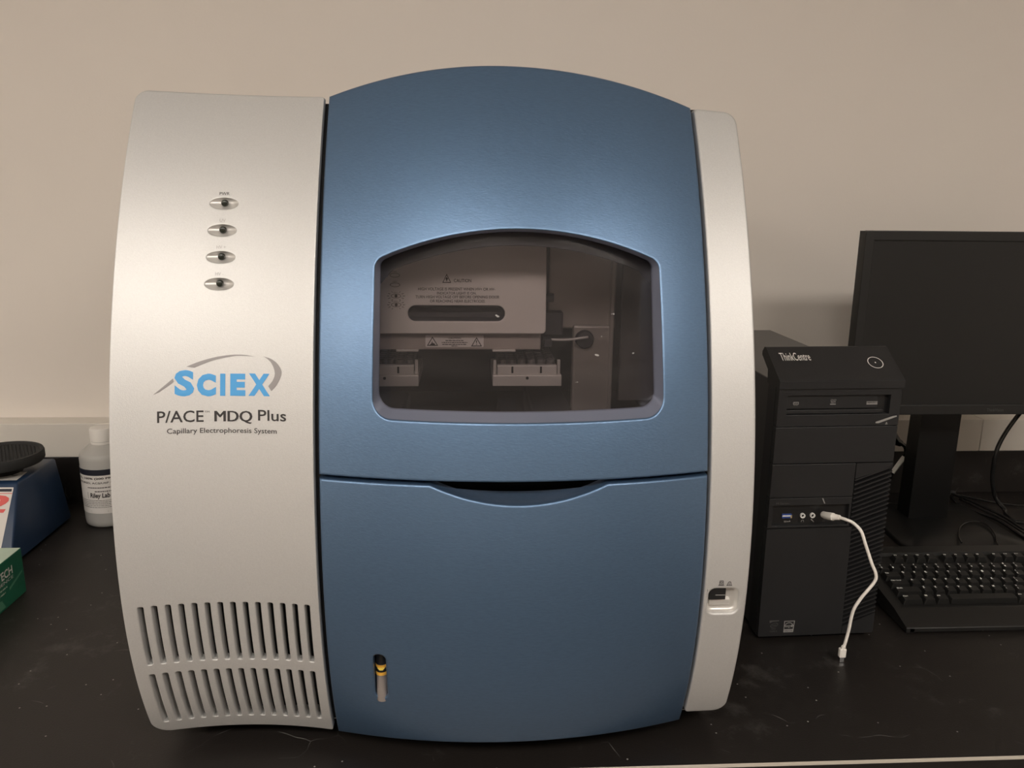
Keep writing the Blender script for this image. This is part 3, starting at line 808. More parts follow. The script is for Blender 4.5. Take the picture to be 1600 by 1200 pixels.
for (x0, z0, x1, z1) in ((-0.0245, 0.4647, -0.0039, 0.4657), (-0.0288, 0.4625, 0.0004, 0.4635), (-0.0283, 0.4603, -0.0012, 0.4613), (-0.018, 0.4585, -0.011, 0.4594)):
    x = x0
    while x < x1:
        w = random.uniform(0.0012, 0.0038); e = min(x+w, x1)
        flat_poly(mb, [(x, z0), (e, z0), (e, z1), (x, z1)], lambda px, pz: onB(px, pz, 0.0010)); x = e+0.0006
mb.build('label_print', 'ink_label', lab, fix=False)
for xa, xb in ((-0.080, -0.055), (0.0285, 0.0545)):
    MB().box((xa, 0.906, 0.4530), (xb, 0.930, 0.4552), 0.0004).build('locating_tab', 'tray', INS)

def vial_tray(x0, x1):
    y0 = 0.920
    t = MB().box((x0, y0, 0.4095), (x1, 1.02, 0.4225), 0.0008).build('vial_tray', 'tray', INS)
    MB().box((x0+0.0055, y0+0.003, 0.4225), (x1-0.0055, y0+0.012, 0.4335), 0.0006).build('tray_rail', 'tray', t)
    for f in (0.285, 0.70):
        xx = x0+(x1-x0)*f
        MB().box((xx-0.0011, y0+0.0024, 0.4245), (xx+0.0011, y0+0.0034, 0.4322)).build('rail_slot', 'black_inside', t)
    MB().lathe([(0.0017, 0), (0.0017, -0.0008)], ((x0+x1)/2, y0, 0.4192), 16, axis='y').build('tray_screw', 'black_inside', t)
    for xx in (x0+0.001, x1-0.0045):
        MB().box((xx, y0+0.008, 0.4225), (xx+0.0035, y0+0.013, 0.4390), 0.0005).build('tray_post', 'tray', t)
    MB().box((x0+0.006, y0+0.013, 0.4225), (x1-0.006, 1.015, 0.4290)).build('rack_base', 'dark_part', t)
    mb = MB()
    nx = 6; ny = 7
    for i in range(nx):
        for j in range(ny):
            mb.lathe([(0.0050, 0.0), (0.0050, 0.0085), (0.0036, 0.0098)], (x0+0.0115+i*(x1-x0-0.023)/(nx-1), y0+0.0195+j*0.0118, 0.4290), 10)
    mb.build('vial_caps', 'vial', t, smooth=True)
vial_tray(0.0292, 0.1095); vial_tray(-0.1340, -0.0562)
# mechanism right of the trays
MB().box((0.096, 0.965, 0.470), (0.178, 0.990, 0.645), 0.002).build('mounting_plate', 'column', INS)
colm = MB().box((0.1265, 0.958, 0.350), (0.1735, 0.972, 0.475), 0.003).build('support_column', 'column', INS)
MB().box((0.1700, 0.952, 0.350), (0.1745, 0.966, 0.600), 0.001).build('column_flange', 'column', colm)
MB().lathe([(0.0112, 0.0), (0.0112, -0.004), (0.0095, -0.0065)], (0.1400, 0.958, 0.4585), 28, axis='y').build('pivot_knob', 'dark_part', colm, smooth=True)
MB().tube([(0.0940, 0.935, 0.4620), (0.1180, 0.942, 0.4605), (0.1430, 0.948, 0.4625)], 0.0016, 8).build('lever_rod', 'tray', colm, smooth=True)
MB().box((0.0885, 0.925, 0.4550), (0.0980, 0.945, 0.4640), 0.0015).build('rod_clamp', 'dark_part', colm)
MB().box((0.0905, 0.945, 0.4650), (0.1125, 0.964, 0.4925), 0.0015).build('motor_block', 'dark_part', INS)
MB().lathe([(0.0052, 0.0), (0.0052, 0.010)], (0.0915, 0.952, 0.5085), 18, axis='x').build('thumb_screw', 'dark_part', INS, smooth=True)
MB().box((0.1900, 0.990, 0.3740), (0.2350, 0.996, 0.645), 0.001).build('side_sheet', 'sheet', INS)
MB().prism([(0.030, 0.352), (0.064, 0.352), (0.057, 0.385), (0.038, 0.385)], 'y', 0.90, 0.96).build('drive_housing', 'dark_part', INS)
MB().lathe([(0.0022, 0), (0.0022, -0.0015), (0.0012, -0.002)], (0.0475, 0.899, 0.3775), 16, axis='y').build('drive_screw', 'cover', INS, smooth=True)
MB().box((0.074, 0.91, 0.350), (0.124, 1.05, 0.380), 0.004).build('side_guide', 'dark_part', INS)
MB().box((-0.12, 0.91, 0.350), (-0.075, 1.05, 0.372), 0.004).build('side_guide', 'dark_part', INS)

# ================================================================== DESKTOP COMPUTER
PC = thing('desktop_computer', 'black tower computer with slanted top bezel beside the blue instrument', 'computer', (0.4185, 1.0442, 0.0), 0.0353)
W = 0.1745
MB().box((0.003, 0.022, 0.006), (0.172, 0.450, 0.380), 0.0015).build('chassis', 'pc_steel', PC)
for x in (0.02, 0.14):
    for y in (0.05, 0.40):
        MB().box((x, y, 0.0), (x+0.015, y+0.02, 0.0065)).build('rubber_foot', 'rubber', PC)
MB().prism([(0.004, 0.006), (0.035, 0.006), (0.035, 0.381), (0.010, 0.381), (0.010, 0.30), (0.010, 0.05)], 'x', 0.0, W).build('bezel', 'pc_plastic', PC)
crown = MB().prism([(-0.003, 0.3755), (-0.003, 0.3855), (-0.0015, 0.3870), (0.0535, 0.4225), (0.0575, 0.4225), (0.0640, 0.4150), (0.0640, 0.4100), (0.0400, 0.3935), (0.0385, 0.3755)], 'x', -0.0008, W+0.0012).build('top_bezel', 'pc_plastic', PC)
def on_slope(x, t):       # t in metres up the slanted face
    L = math.hypot(0.055, 0.0355)
    return (x-0.0, -0.0015+0.055*t/L-0.0003, 0.3870+0.0355*t/L+0.0003)
mb = MB()
text_box(mb, 'ThinkCentre', (0.0135, 0.0380, 0.0560, 0.0535), on_slope, 0.0)
mb.build('maker_lettering', 'white_print', crown, fix=False)
mb = MB(); ring_geo(mb, ellipse(0.1460, 0.0330, 0.0108, 0.0112, 40), ellipse(0.1460, 0.0330, 0.0098, 0.0102, 40), on_slope)
flat_poly(mb, ellipse(0.1460, 0.0330, 0.0010, 0.0012, 12), on_slope)
mb.build('power_button_ring', 'white_print', crown, fix=False)
mb = MB()
flat_poly(mb, [(0.124, 0.0335), (0.127, 0.0335), (0.127, 0.0345), (0.124, 0.0345)], on_slope); flat_poly(mb, [(0.131, 0.0335), (0.135, 0.0335), (0.135, 0.0345), (0.131, 0.0345)], on_slope)
mb.build('status_marks', 'pc_gloss', crown, fix=False)
# optical drive bay
yf = 0.0
def flat_s(y): return lambda x, z: y
od = [(0.0135, 0.3385), (0.1590, 0.3385), (0.1590, 0.3655), (0.0135, 0.3655)]
ob = sheet(flat_s(yf), [(0.0004, 0.3220), (W-0.0004, 0.3220), (W-0.0004, 0.3750), (0.0004, 0.3750)], [od], thick=0.012, r=0.0005, step=0.03, rings=2).build('drive_bay_cover', 'pc_plastic', PC, fix=False)
mb = MB(); mb.box((0.0135, yf+0.0075, 0.3385), (0.1590, yf+0.0085, 0.3655)); mb.build('drive_face', 'pc_gloss', ob)
MB().box((0.0140, yf+0.0035, 0.3390), (0.1520, yf+0.0075, 0.3445), 0.0006).build('drive_tray_lip', 'pc_plastic', ob)
MB().box((0.0140, yf+0.0045, 0.3460), (0.1430, yf+0.0075, 0.3650), 0.0006).build('drive_tray_front', 'pc_plastic', ob)
onF = lambda d: (lambda x, z: (x, yf-d, z))
onD = lambda x, z: (x, yf+0.0042, z)
mb = MB()
ring_geo(mb, rrect(0.0235, 0.3520, 0.0312, 0.3558, 0.0006, 2), rrect(0.0242, 0.3527, 0.0305, 0.3551, 0.0003, 2), onD)
text_box(mb, 'RW', (0.0248, 0.3530, 0.0299, 0.3549), onD, 0.0); text_box(mb, 'DVD', (0.0245, 0.3506, 0.0300, 0.3515), onD)
text_box(mb, 'DVD', (0.0760, 0.3566, 0.0840, 0.3588), onD, 0, 0.3)
flat_poly(mb, [(0.0765, 0.3556), (0.0835, 0.3556), (0.0835, 0.3560), (0.0765, 0.3560)], onD); text_box(mb, 'MULTI', (0.0770, 0.3532, 0.0830, 0.3552), onD)
flat_poly(mb, [(0.0757, 0.3514), (0.0838, 0.3514), (0.0838, 0.3526), (0.0757, 0.3526)], onD)
ring_geo(mb, [(0.1277, 0.3510), (0.1432, 0.3510), (0.1432, 0.3555), (0.1277, 0.3555)], [(0.1282, 0.3526), (0.1427, 0.3526), (0.1427, 0.3551), (0.1282, 0.3551)], onD)
text_box(mb, 'DVDRAM', (0.1287, 0.3529, 0.1422, 0.3549), onD, 0.01)
mb.build('drive_logos', 'grey_print', ob, fix=False)
MB().prism([(0.1410, 0.3258), (0.1455, 0.3258), (0.1703, 0.3347), (0.1703, 0.3360), (0.1650, 0.3355), (0.1410, 0.3275)], 'y', yf-0.0012, yf+0.001).build('eject_lever', 'grey_print', ob)
MB().prism([(0.1398, 0.3262), (0.1412, 0.3252), (0.1440, 0.3275), (0.1700, 0.3366), (0.1700, 0.3378), (0.1660, 0.3376), (0.1398, 0.3285)], 'y', yf-0.0003, yf+0.001).build('lever_slot', 'black_inside', ob)
mb = MB(); flat_poly(mb, [(0.1555, 0.3248), (0.1585, 0.3248), (0.1570, 0.3272)], onF(0.0003)); flat_poly(mb, [(0.1553, 0.3236), (0.1587, 0.3236), (0.1587, 0.3243), (0.1553, 0.3243)], onF(0.0003))
mb.build('eject_symbol', 'grey_print', ob, fix=False)
MB().box((0.0004, yf, 0.2690), (W-0.0004, 0.012, 0.3212), 0.0007).build('bay_blank', 'pc_plastic', PC)
MB().box((0.0004, yf, 0.2192), (0.1203, 0.012, 0.2680), 0.0007).build('bay_blank', 'pc_plastic', PC)
MB().prism([(0.1213, 0.2450), (0.1213, 0.2680), (W-0.0004, 0.2680), (W-0.0004, 0.2628)], 'y', yf, 0.012).build('bay_blank', 'pc_plastic', PC)
# port strip
ph = rrect(0.0065, 0.1772, 0.1170, 0.2075, 0.0010, 2)
ps = sheet(flat_s(yf), [(0.0004, 0.1740), (0.1203, 0.1740), (0.1203, 0.2184), (0.0004, 0.2184)], [ph], thick=0.012, r=0.0005, step=0.03, rings=2).build('port_strip', 'pc_plastic', PC, fix=False)
MB().box((0.0065, yf+0.006, 0.1768), (0.1170, yf+0.007, 0.2075)).build('port_plate', 'pc_gloss', ps)
onP = lambda x, z: (x, yf+0.0057, z)
u = MB().box((0.0224, yf+0.0035, 0.1872), (0.0362, yf+0.0062, 0.1934), 0.0004).build('usb_port', 'usb_blue', ps)
MB().box((0.0226, yf+0.0031, 0.1900), (0.0345, yf+0.0040, 0.1917)).build('usb_tongue', 'white_print', u)
MB().box((0.0346, yf+0.0030, 0.1874), (0.0364, yf+0.0040, 0.1918)).build('usb_contact', 'gold', u)
for x in (0.0524, 0.0668):
    j = MB().lathe([(0.0036, 0.0), (0.0036, -0.003), (0.0022, -0.003), (0.0022, -0.0005)], (x, yf+0.006, 0.1903), 24, cap=False, axis='y').build('audio_jack', 'white_print', ps, smooth=True, angle=50)
    MB().lathe([(0.0022, 0.0), (0.0022, -0.0008)], (x, yf+0.006, 0.1903), 16, axis='y').build('jack_hole', 'black_inside', j)
mb = MB()
text_box(mb, 'SS', (0.0265, 0.1802, 0.0305, 0.1826), onP, 0.01)
flat_poly(mb, [(0.0308, 0.1812), (0.0362, 0.1812), (0.0362, 0.1817), (0.0308, 0.1817)], onP); flat_poly(mb, ellipse(0.0322, 0.1815, 0.0009, 0.0009, 10), onP); flat_poly(mb, ellipse(0.0346, 0.1822, 0.0007, 0.0007, 8), onP)
o = len(mb.v); n = 14
mb.v += [onP(0.0536+0.0020*math.cos(t), 0.1812+0.0022*math.sin(t)) for t in frange(-0.5, math.pi+0.5, n)]+[onP(0.0536+0.0015*math.cos(t), 0.1812+0.0017*math.sin(t)) for t in frange(-0.5, math.pi+0.5, n)]
mb.f += [(o+i, o+i+1, o+n+2+i, o+n+1+i) for i in range(n)]
flat_poly(mb, [(0.0655, 0.1835), (0.0668, 0.1842), (0.0706, 0.1800), (0.0700, 0.1796)], onP); flat_poly(mb, ellipse(0.0663, 0.1836, 0.0010, 0.0010, 10), onP)
mb.build('port_symbols', 'grey_print', ps, fix=False)
mb = MB(); text_box(mb, 'SS', (0.0830, 0.1800, 0.0866, 0.1824), onP, 0.01); flat_poly(mb, [(0.0870, 0.1810), (0.0920, 0.1810), (0.0920, 0.1815), (0.0870, 0.1815)], onP)
text_box(mb, 'M Series', (0.0105, 0.2098, 0.0285, 0.2126), onF(0.0003))
mb.build('series_lettering', 'dim_print', ps, fix=False)
MB().prism([(0.0760, 0.2172), (0.0775, 0.2176), (0.0812, 0.2098), (0.0800, 0.2094)], 'y', yf-0.0005, yf+0.001).build('strip_notch', 'grey_print', ps)
# lower panel and side grille
lowp = MB().prism(round_poly([(0.0006, 0.0060, 0.002), (0.1262, 0.0060, 0), (0.1240, 0.1730, 0), (0.0004, 0.1730, 0.0006)], 3), 'y', yf, 0.012).build('lower_panel', 'pc_plastic', PC)
onS = onF(0.0004)
mb = MB()
ring_geo(mb, [(0.0382, 0.0118), (0.0528, 0.0118), (0.0540, 0.0300), (0.0382, 0.0300)], [(0.0390, 0.0168), (0.0520, 0.0168), (0.0530, 0.0291), (0.0392, 0.0291)], onS)
n = 12
o = len(mb.v)
mb.v += [onS(0.0458+0.0068*math.cos(t), 0.0205+0.0070*math.sin(t)) for t in frange(0.1, math.pi-0.1, n)]+[onS(0.0458+0.0060*math.cos(t), 0.0205+0.0061*math.sin(t)) for t in frange(0.1, math.pi-0.1, n)]
mb.f += [(o+i, o+i+1, o+n+2+i, o+n+1+i) for i in range(n)]
text_box(mb, 'energy', (0.0402, 0.0185, 0.0480, 0.0228), onS, 0.01, 0.3)
star = []
for k in range(10):
    a = math.pi/2+k*math.pi/5; r = 0.0030 if k % 2 == 0 else 0.0013
    star.append((0.0500+r*math.cos(a), 0.0218+r*math.sin(a)))
flat_poly(mb, star, onS)
mb.build('efficiency_sticker', 'grey_print', lowp, fix=False)
mb = MB(); text_box(mb, 'ENERGY STAR', (0.0396, 0.0128, 0.0515, 0.0158), onF(0.0006)); mb.build('sticker_lettering', 'pc_plastic', lowp, fix=False)
mb = MB()
flat_poly(mb, [(0.0160, 0.0316), (0.0305, 0.0316), (0.0300, 0.0300), (0.0215, 0.0296), (0.0165, 0.0275)], onS)
ring_geo(mb, [(0.0235+p[0]*0.96-p[1]*-0.1, 0.0238+p[1]+p[0]*0.18) for p in ellipse(0, 0, 0.0060, 0.0034, 28)], [(0.0235+p[0]*0.96, 0.0238+p[1]+p[0]*0.18) for p in ellipse(0, 0, 0.0053, 0.0028, 28)], onS)
text_box(mb, 'intel', (0.0200, 0.0226, 0.0268, 0.0254), onS, 0.0)
flat_poly(mb, [(0.0195, 0.0176), (0.0262, 0.0176), (0.0262, 0.0183), (0.0195, 0.0183)], onS)
text_box(mb, 'CORE i5', (0.0178, 0.0130, 0.0285, 0.0152), onS, 0.0)
mb.build('processor_sticker', 'dim_print', lowp, fix=False)
MB().box((0.1215, yf+0.010, 0.006), (W-0.0004, 0.013, 0.262)).build('grille_backing', 'black_inside', PC)
MB().prism([(0.1270, 0.0060), (W-0.0025, 0.0060), (W-0.0004, 0.0080), (W-0.0004, 0.0380), (0.1267, 0.0180)], 'y', yf, 0.012).build('grille_foot', 'pc_plastic', PC)
NS = 33
for i in range(NS):
    z = 0.0222+i*(0.2415-0.0222)/(NS-1)
    xl = 0.1267-0.0022*min(1.0, max(0.0, (z-0.006)/0.167)) if z < 0.173 else 0.1216
    xr = W-0.0004
    rise = 0.0185*(xr-xl)/0.05
    MB().prism([(xl, z), (xr, z+rise), (xr, z+rise+0.0026), (xl, z+0.0026)], 'y', yf, 0.0105).build('grille_slat', 'pc_plastic', PC)

# ================================================================== WHITE USB CABLE
UC = thing('usb_cable', 'white short USB cable hanging from the front port of the black tower', 'cable', (0.516, 0.984, 0.0), world_space=True)
path = [(0.5075, 1.0160, 0.2012), (0.5125, 1.0080, 0.2014), (0.5200, 1.0020, 0.1990), (0.5284, 0.995, 0.1901), (0.5338, 0.99, 0.1737), (0.5429, 0.985, 0.148), (0.5494, 0.983, 0.133), (0.5482, 0.983, 0.1208), (0.5325, 0.983, 0.0974),
        (0.5244, 0.984, 0.0779), (0.5218, 0.985, 0.0485), (0.5192, 0.985, 0.031), (0.5176, 0.985, 0.0225)]
MB().tube(path, 0.0022, 12, 8).build('cord', 'white_cable', UC, smooth=True)
pl = MB().tube([(0.4985, 1.046, 0.1935), (0.4985, 1.040, 0.1945), (0.5000, 1.0290, 0.1978), (0.5022, 1.0240, 0.1990), (0.5025, 1.0235, 0.1992), (0.5075, 1.0160, 0.2012)],
               [0.0046, 0.0052, 0.0054, 0.0054, 0.0044, 0.0034], 18, smooth=False).build('plug', 'white_cable', UC, smooth=True)
mb = MB()
mb.box((0.5117, 0.9820, 0.0080), (0.5212, 0.9885, 0.0215), 0.0014)
mb.build('connector_body', 'white_cable', UC)
MB().tube([(0.5166, 0.9852, 0.0210), (0.5174, 0.985, 0.0245)], 0.0030, 12, smooth=False).build('strain_relief', 'white_cable', UC, smooth=True)
MB().box((0.5134, 0.9835, 0.0004), (0.5194, 0.9868, 0.0085), 0.0004).build('connector_tip', 'chrome', UC)

# ================================================================== MONITOR
MO = thing('monitor', 'black flat monitor on a stand with dark screen, behind the keyboard', 'monitor', (0.915, 1.46, 0.0), world_space=True)
MX0, MX1, MZ0, MZ1, MY = 0.6715, 1.160, 0.2505, 0.5725, 1.36
mb = sheet(flat_s(MY), rrect(MX0, MZ0, MX1, MZ1, 0.005, 4), [[(MX0+0.0160, 0.2690), (MX1-0.0160, 0.2690), (MX1-0.0160, 0.5560), (MX0+0.0160, 0.5560)]], thick=0.012, r=0.0016, step=0.08, rings=2)
mb.build('screen_bezel', 'monitor', MO, fix=False)
MB().box((MX0+0.014, MY+0.0022, 0.2670), (MX1-0.014, MY+0.006, 0.5580)).build('screen', 'screen', MO)
q0 = [(MX0+0.0005, MZ0+0.0005), (MX1-0.0005, MZ0+0.0005), (MX1-0.0005, MZ1-0.0005), (MX0+0.0005, MZ1-0.0005)]
lp = [[(x, MY+d, z) for x, z in [(a+(0.915-a)*s, b+(0.41-b)*s) for a, b in q0]] for d, s in ((0.010, 0.0), (0.026, 0.004), (0.050, 0.25), (0.058, 0.40), (0.058, 0.99))]
loft(lp).build('back_shell', 'monitor_side', MO)
mb = MB(); text_box(mb, 'ThinkVision', (0.9270, 0.2566, 0.9580, 0.2622), lambda x, z: (x, MY-0.0004, z)); mb.build('maker_lettering', 'dim_print', MO, fix=False)
MB().prism([(1.457, 0.012), (1.500, 0.012), (1.490, 0.44), (1.415, 0.44), (1.415, 0.36), (1.455, 0.33)], 'x', 0.866, 0.944).build('stand_column', 'stand', MO)
MB().box((0.86, 1.405, 0.36), (0.95, 1.45, 0.46), 0.004).build('tilt_hinge', 'stand', MO)
base = round_poly([(0.795, 1.327, 0.03), (1.035, 1.327, 0.03), (1.025, 1.545, 0.03), (0.805, 1.545, 0.03)], 8)
bm_ = MB()
n = len(base)
lp = [[(x, y, 0.0) for x, y in base], [(x, y, 0.007) for x, y in base], [(x, y, 0.0105) for x, y in offset(ccw(base), 0.004)], [(0.915+(x-0.915)*0.5, 1.45+(y-1.45)*0.4, 0.0135) for x, y in base], [(0.915+(x-0.915)*0.02, 1.45+(y-1.45)*0.02, 0.0140) for x, y in base]]
loft(lp).build('stand_base', 'stand', MO, smooth=True, angle=50)

# ================================================================== KEYBOARD
KB = thing('keyboard', 'black full-size keyboard with white legends in front of the monitor', 'keyboard', (0.646, 1.054, 0.0))
KW = 0.478
prf = [(0.0, 0.003), (0.0, 0.0085), (0.0008, 0.0096), (0.0390, 0.0205), (0.0410, 0.0205), (0.0432, 0.0110), (0.1840, 0.0365), (0.1860, 0.0420), (0.2050, 0.0450), (0.2090, 0.0420), (0.2090, 0.010), (0.20, 0.003)]
MB().prism(prf, 'x', 0.006, KW-0.006).build('case', 'keycase', KB)
cheek = [(0.0, 0.002), (0.0, 0.0085), (0.0008, 0.0100), (0.0400, 0.0210), (0.1860, 0.0425), (0.2050, 0.0452), (0.2095, 0.0420), (0.2095, 0.004)]
for a, b in ((0.0, 0.012), (KW-0.012, KW)):
    MB().prism(cheek, 'x', a, b).build('case_cheek', 'keycase', KB)
for x in (0.04, KW-0.06):
    MB().box((x, 0.185, 0.0), (x+0.02, 0.195, 0.012)).build('flip_foot', 'keycase', KB)
    MB().box((x, 0.01, 0.0), (x+0.02, 0.02, 0.004)).build('rubber_pad', 'rubber', KB)
TILT = math.atan2(0.0365-0.0110, 0.1840-0.0432)
U = 0.019
key_mesh = {}
def key_shape(w):
    w = round(w, 3)
    if w not in key_mesh:
        hw = w*U/2-0.0006; hd = U/2-0.0006
        mb = MB()
        bot = [(-hw, -hd), (hw, -hd), (hw, hd), (-hw, hd)]
        top = [(-hw+0.0026, -hd+0.0022), (hw-0.0026, -hd+0.0022), (hw-0.0026, hd-0.0034), (-hw+0.0026, hd-0.0034)]
        topr = round_poly([(x, y, 0.0018) for x, y in top], 2)
        botr = round_poly([(x, y, 0.0008) for x, y in bot], 2)
        midr = round_poly([(x*1.02, y*1.02, 0.0018) for x, y in top], 2)
        n = len(topr)
        for lvl, z in ((botr, 0.0), (midr, 0.0082), (topr, 0.0088)):
            mb.v += [(x, y, z) for x, y in lvl]
        for k in range(2):
            mb.f += [(k*n+i, k*n+(i+1) % n, (k+1)*n+(i+1) % n, (k+1)*n+i) for i in range(n)]
        mb.f.append(tuple(range(2*n, 3*n)))
        me = mb.mesh('key', fix=True)
        me.materials.append(M['key'])
        key_mesh[w] = me
    return key_mesh[w]
legend_mesh = {}
def legend(s, w):
    k = (s, round(w, 3))
    if k not in legend_mesh:
        mb = MB()
        hw = w*U/2-0.0036; fn = lambda x, y: (x, y, 0.0091)
        lines = s.split('|')
        if len(lines) == 2 and len(lines[0]) == 1:
            for t, y in zip(lines, (0.0026, -0.0040)):
                text_box(mb, t, (-hw, y, -hw+(0.0022 if t not in '|!,.' else 0.0008), y+0.0032), fn, 0.0)
        else:
            L = len(s)
            wd = 0.0032 if L == 1 else min(0.0019*L, w*U-0.008)
            h = 0.0042 if L == 1 else 0.0026
            y = 0.0016 if L == 1 else 0.0008
            text_box(mb, s, (-hw, y, -hw+wd, y+h), fn, 0.02)
        me = mb.mesh('legend', fix=False)
        me.materials.append(M['legend_white'])
        legend_mesh[k] = me
    return legend_mesh[k]
def put_key(u, y, w, s=None):
    o = bpy.data.objects.new('key', key_shape(w))
    COL.objects.link(o); o.parent = KB
    o.location = (0.025+(u+w/2)*U, y, 0.0110+(y-0.0432)*math.tan(TILT)+0.0006)
    o.rotation_euler = (TILT, 0, 0)
    if s:
        l = bpy.data.objects.new('legend', legend(s, w))
        COL.objects.link(l); l.parent = o
def row(y, u, items):
    for it in items:
        s, w = it if isinstance(it, tuple) else (it, 1)
        if s != '_': put_key(u, y, w, s or None)
        u += w
RY = dict(F=0.1720, N=0.1440, Q=0.1250, A=0.1060, Z=0.0870, S=0.0675)
row(RY['F'], 0, ['Esc', ('_', 1), 'F1', 'F2', 'F3', 'F4', ('_', 0.5), 'F5', 'F6', 'F7', 'F8', ('_', 0.5), 'F9', 'F10', 'F11', 'F12', ('_', 0.25), None, None, None])
row(RY['N'], 0, ['~|`', '!|1', '@|2', '#|3', '$|4', '%|5', '^|6', '&|7', '*|8', '(|9', ')|0', '_|-', '+|=', ('Backspace', 2), ('_', 0.25), None, None, None, ('_', 0.25), None, None, None, None])
row(RY['Q'], 0, [('Tab', 1.5)]+list('QWERTYUIOP')+['{|[', '}|]', ('\\', 1.5), ('_', 0.25), None, None, None, ('_', 0.25), None, None, None, None])
row(RY['A'], 0, [('Caps Lock', 1.75)]+list('ASDFGHJKL')+[':|;', '"|\'', ('Enter', 2.25), ('_', 3.5), None, None, None, None])
row(RY['Z'], 0, [('Shift', 2.25)]+list('ZXCVBNM')+['<|,', '>|.', '?|/', ('Shift', 2.75), ('_', 1.25), None, ('_', 1.25), None, None, None, None])
row(RY['S'], 0, [('Ctrl', 1.75), (None, 1.1), ('Alt', 1.15), (None, 5.75), ('Alt', 1.15), (None, 1.1), (None, 1.25), ('Ctrl', 1.75), ('_', 0.25), None, None, None, ('_', 0.25), (None, 2), None, None])
# the pale window symbol on the key between Ctrl and Alt
mb = MB()
for dx in (0, 0.0021):
    for dy in (0, 0.0017):
        flat_poly(mb, [(-0.0050+dx, 0.0010+dy), (-0.0032+dx, 0.0010+dy), (-0.0032+dx, 0.0024+dy), (-0.0050+dx, 0.0024+dy)], lambda x, y: (x, y, 0.0091))
me = mb.mesh('legend', fix=False); me.materials.append(M['white_print'])
wk = [o for o in KB.children if o.name.startswith('key') and abs(o.location.x-(0.025+(1.75+0.55)*U)) < 1e-4 and abs(o.location.y-RY['S']) < 1e-4][0]
l = bpy.data.objects.new('legend', me); COL.objects.link(l); l.parent = wk

# ================================================================== BLACK CABLES BEHIND THE KEYBOARD
def cable(name, pts, r, label, cat='cable', mat_='cable'):
    o = MB().tube(pts, r, 10, 8).build(name, mat_, None, smooth=True)
    return tag(o, label, cat)
cable('monitor_cable', [(1.104, 1.470, 0.265), (1.102, 1.51, 0.2163), (1.0833, 1.52, 0.1697), (1.0694, 1.52, 0.1293), (1.0686, 1.52, 0.0814), (1.0745, 1.52, 0.051), (1.0837, 1.518, 0.0258), (1.094, 1.505, 0.010), (1.0888, 1.490, 0.0045), (1.0825, 1.459, 0.0045), (1.100, 1.4480, 0.0045), (1.16, 1.43, 0.0045)],
      0.0042, 'thick black cable dropping from the monitor to the bench')
cable('bundled_cord', [(1.0369, 1.5986, 0.004), (1.0247, 1.5434, 0.004), (1.0393, 1.5011, 0.004), (1.0533, 1.4607, 0.004), (1.0506, 1.3802, 0.004), (1.06, 1.34, 0.004)], 0.0026, 'black cord nearest to the keyboard in the tied bundle')
cable('bundled_cord', [(1.0341, 1.5896, 0.012), (1.0459, 1.5559, 0.012), (1.0556, 1.506, 0.012), (1.0640, 1.4588, 0.012), (1.0654, 1.4021, 0.010), (1.09, 1.36, 0.006)], 0.0026, 'black cord lying uppermost in the tied bundle')
cable('bundled_cord', [(1.0420, 1.5720, 0.006), (1.0424, 1.5383, 0.009), (1.0476, 1.5033, 0.009), (1.0580, 1.4533, 0.009), (1.0590, 1.3882, 0.008), (1.08, 1.345, 0.005)], 0.0022, 'black cord in the middle of the tied bundle')
cable('loose_cord', [(1.0523, 1.6072, 0.004), (1.0778, 1.5838, 0.004), (1.1099, 1.557, 0.004), (1.1594, 1.5377, 0.004), (1.25, 1.53, 0.004)], 0.002, 'thin black cord running right along the backsplash')
cable('loose_cord', [(0.8383, 1.552, 0.003), (0.8783, 1.5564, 0.003), (0.9085, 1.5544, 0.003), (0.9459, 1.556, 0.003), (0.9961, 1.5749, 0.003), (1.0333, 1.5949, 0.003)], 0.0021, 'thin black cord curving behind the monitor stand')
MB_t = MB().tube([(1.030, 1.600, 0.004), (1.032, 1.592, 0.014), (1.040, 1.590, 0.014), (1.044, 1.598, 0.004)], 0.0032, 8, 4)
tag(MB_t.build('cable_tie', 'rubber', None, smooth=True), 'grey twist tie holding the bundled black cords', 'cable tie')
cable('looped_cord', [(0.8979, 1.3325, 0.0165), (0.9100, 1.3604, 0.0165), (0.9372, 1.4011, 0.0165), (0.967, 1.4249, 0.0165), (0.9916, 1.4273, 0.0165), (0.9968, 1.4054, 0.0165), (0.9825, 1.364, 0.0165), (0.9642, 1.3305, 0.0165), (0.955, 1.300, 0.012), (0.95, 1.262, 0.012)],
      0.0017, 'thin black cord looped on the monitor base')
PG = thing('power_lead', 'black power lead with white paper tag behind the tower', 'power lead', (0.88, 1.575, 0.0), world_space=True)
MB().tube([(0.873, 1.578, 0.154), (0.883, 1.577, 0.143), (0.891, 1.575, 0.133), (0.900, 1.575, 0.129)], [0.0105, 0.010, 0.0085, 0.0065], 14, smooth=False).build('plug', 'cable', PG, smooth=True)
MB().tube([(0.899, 1.575, 0.1305), (0.910, 1.575, 0.122), (0.9130, 1.575, 0.110), (0.9085, 1.575, 0.0980), (0.8900, 1.575, 0.0680), (0.878, 1.580, 0.034), (0.860, 1.585, 0.012), (0.83, 1.59, 0.005), (0.77, 1.59, 0.0045)], 0.0044, 10, 6).build('cord', 'cable', PG, smooth=True)
MB().tube([(0.9095, 1.5735, 0.1010), (0.8884, 1.5735, 0.0660)], 0.0055, 4, smooth=False).build('paper_tag', 'tag_white', PG)

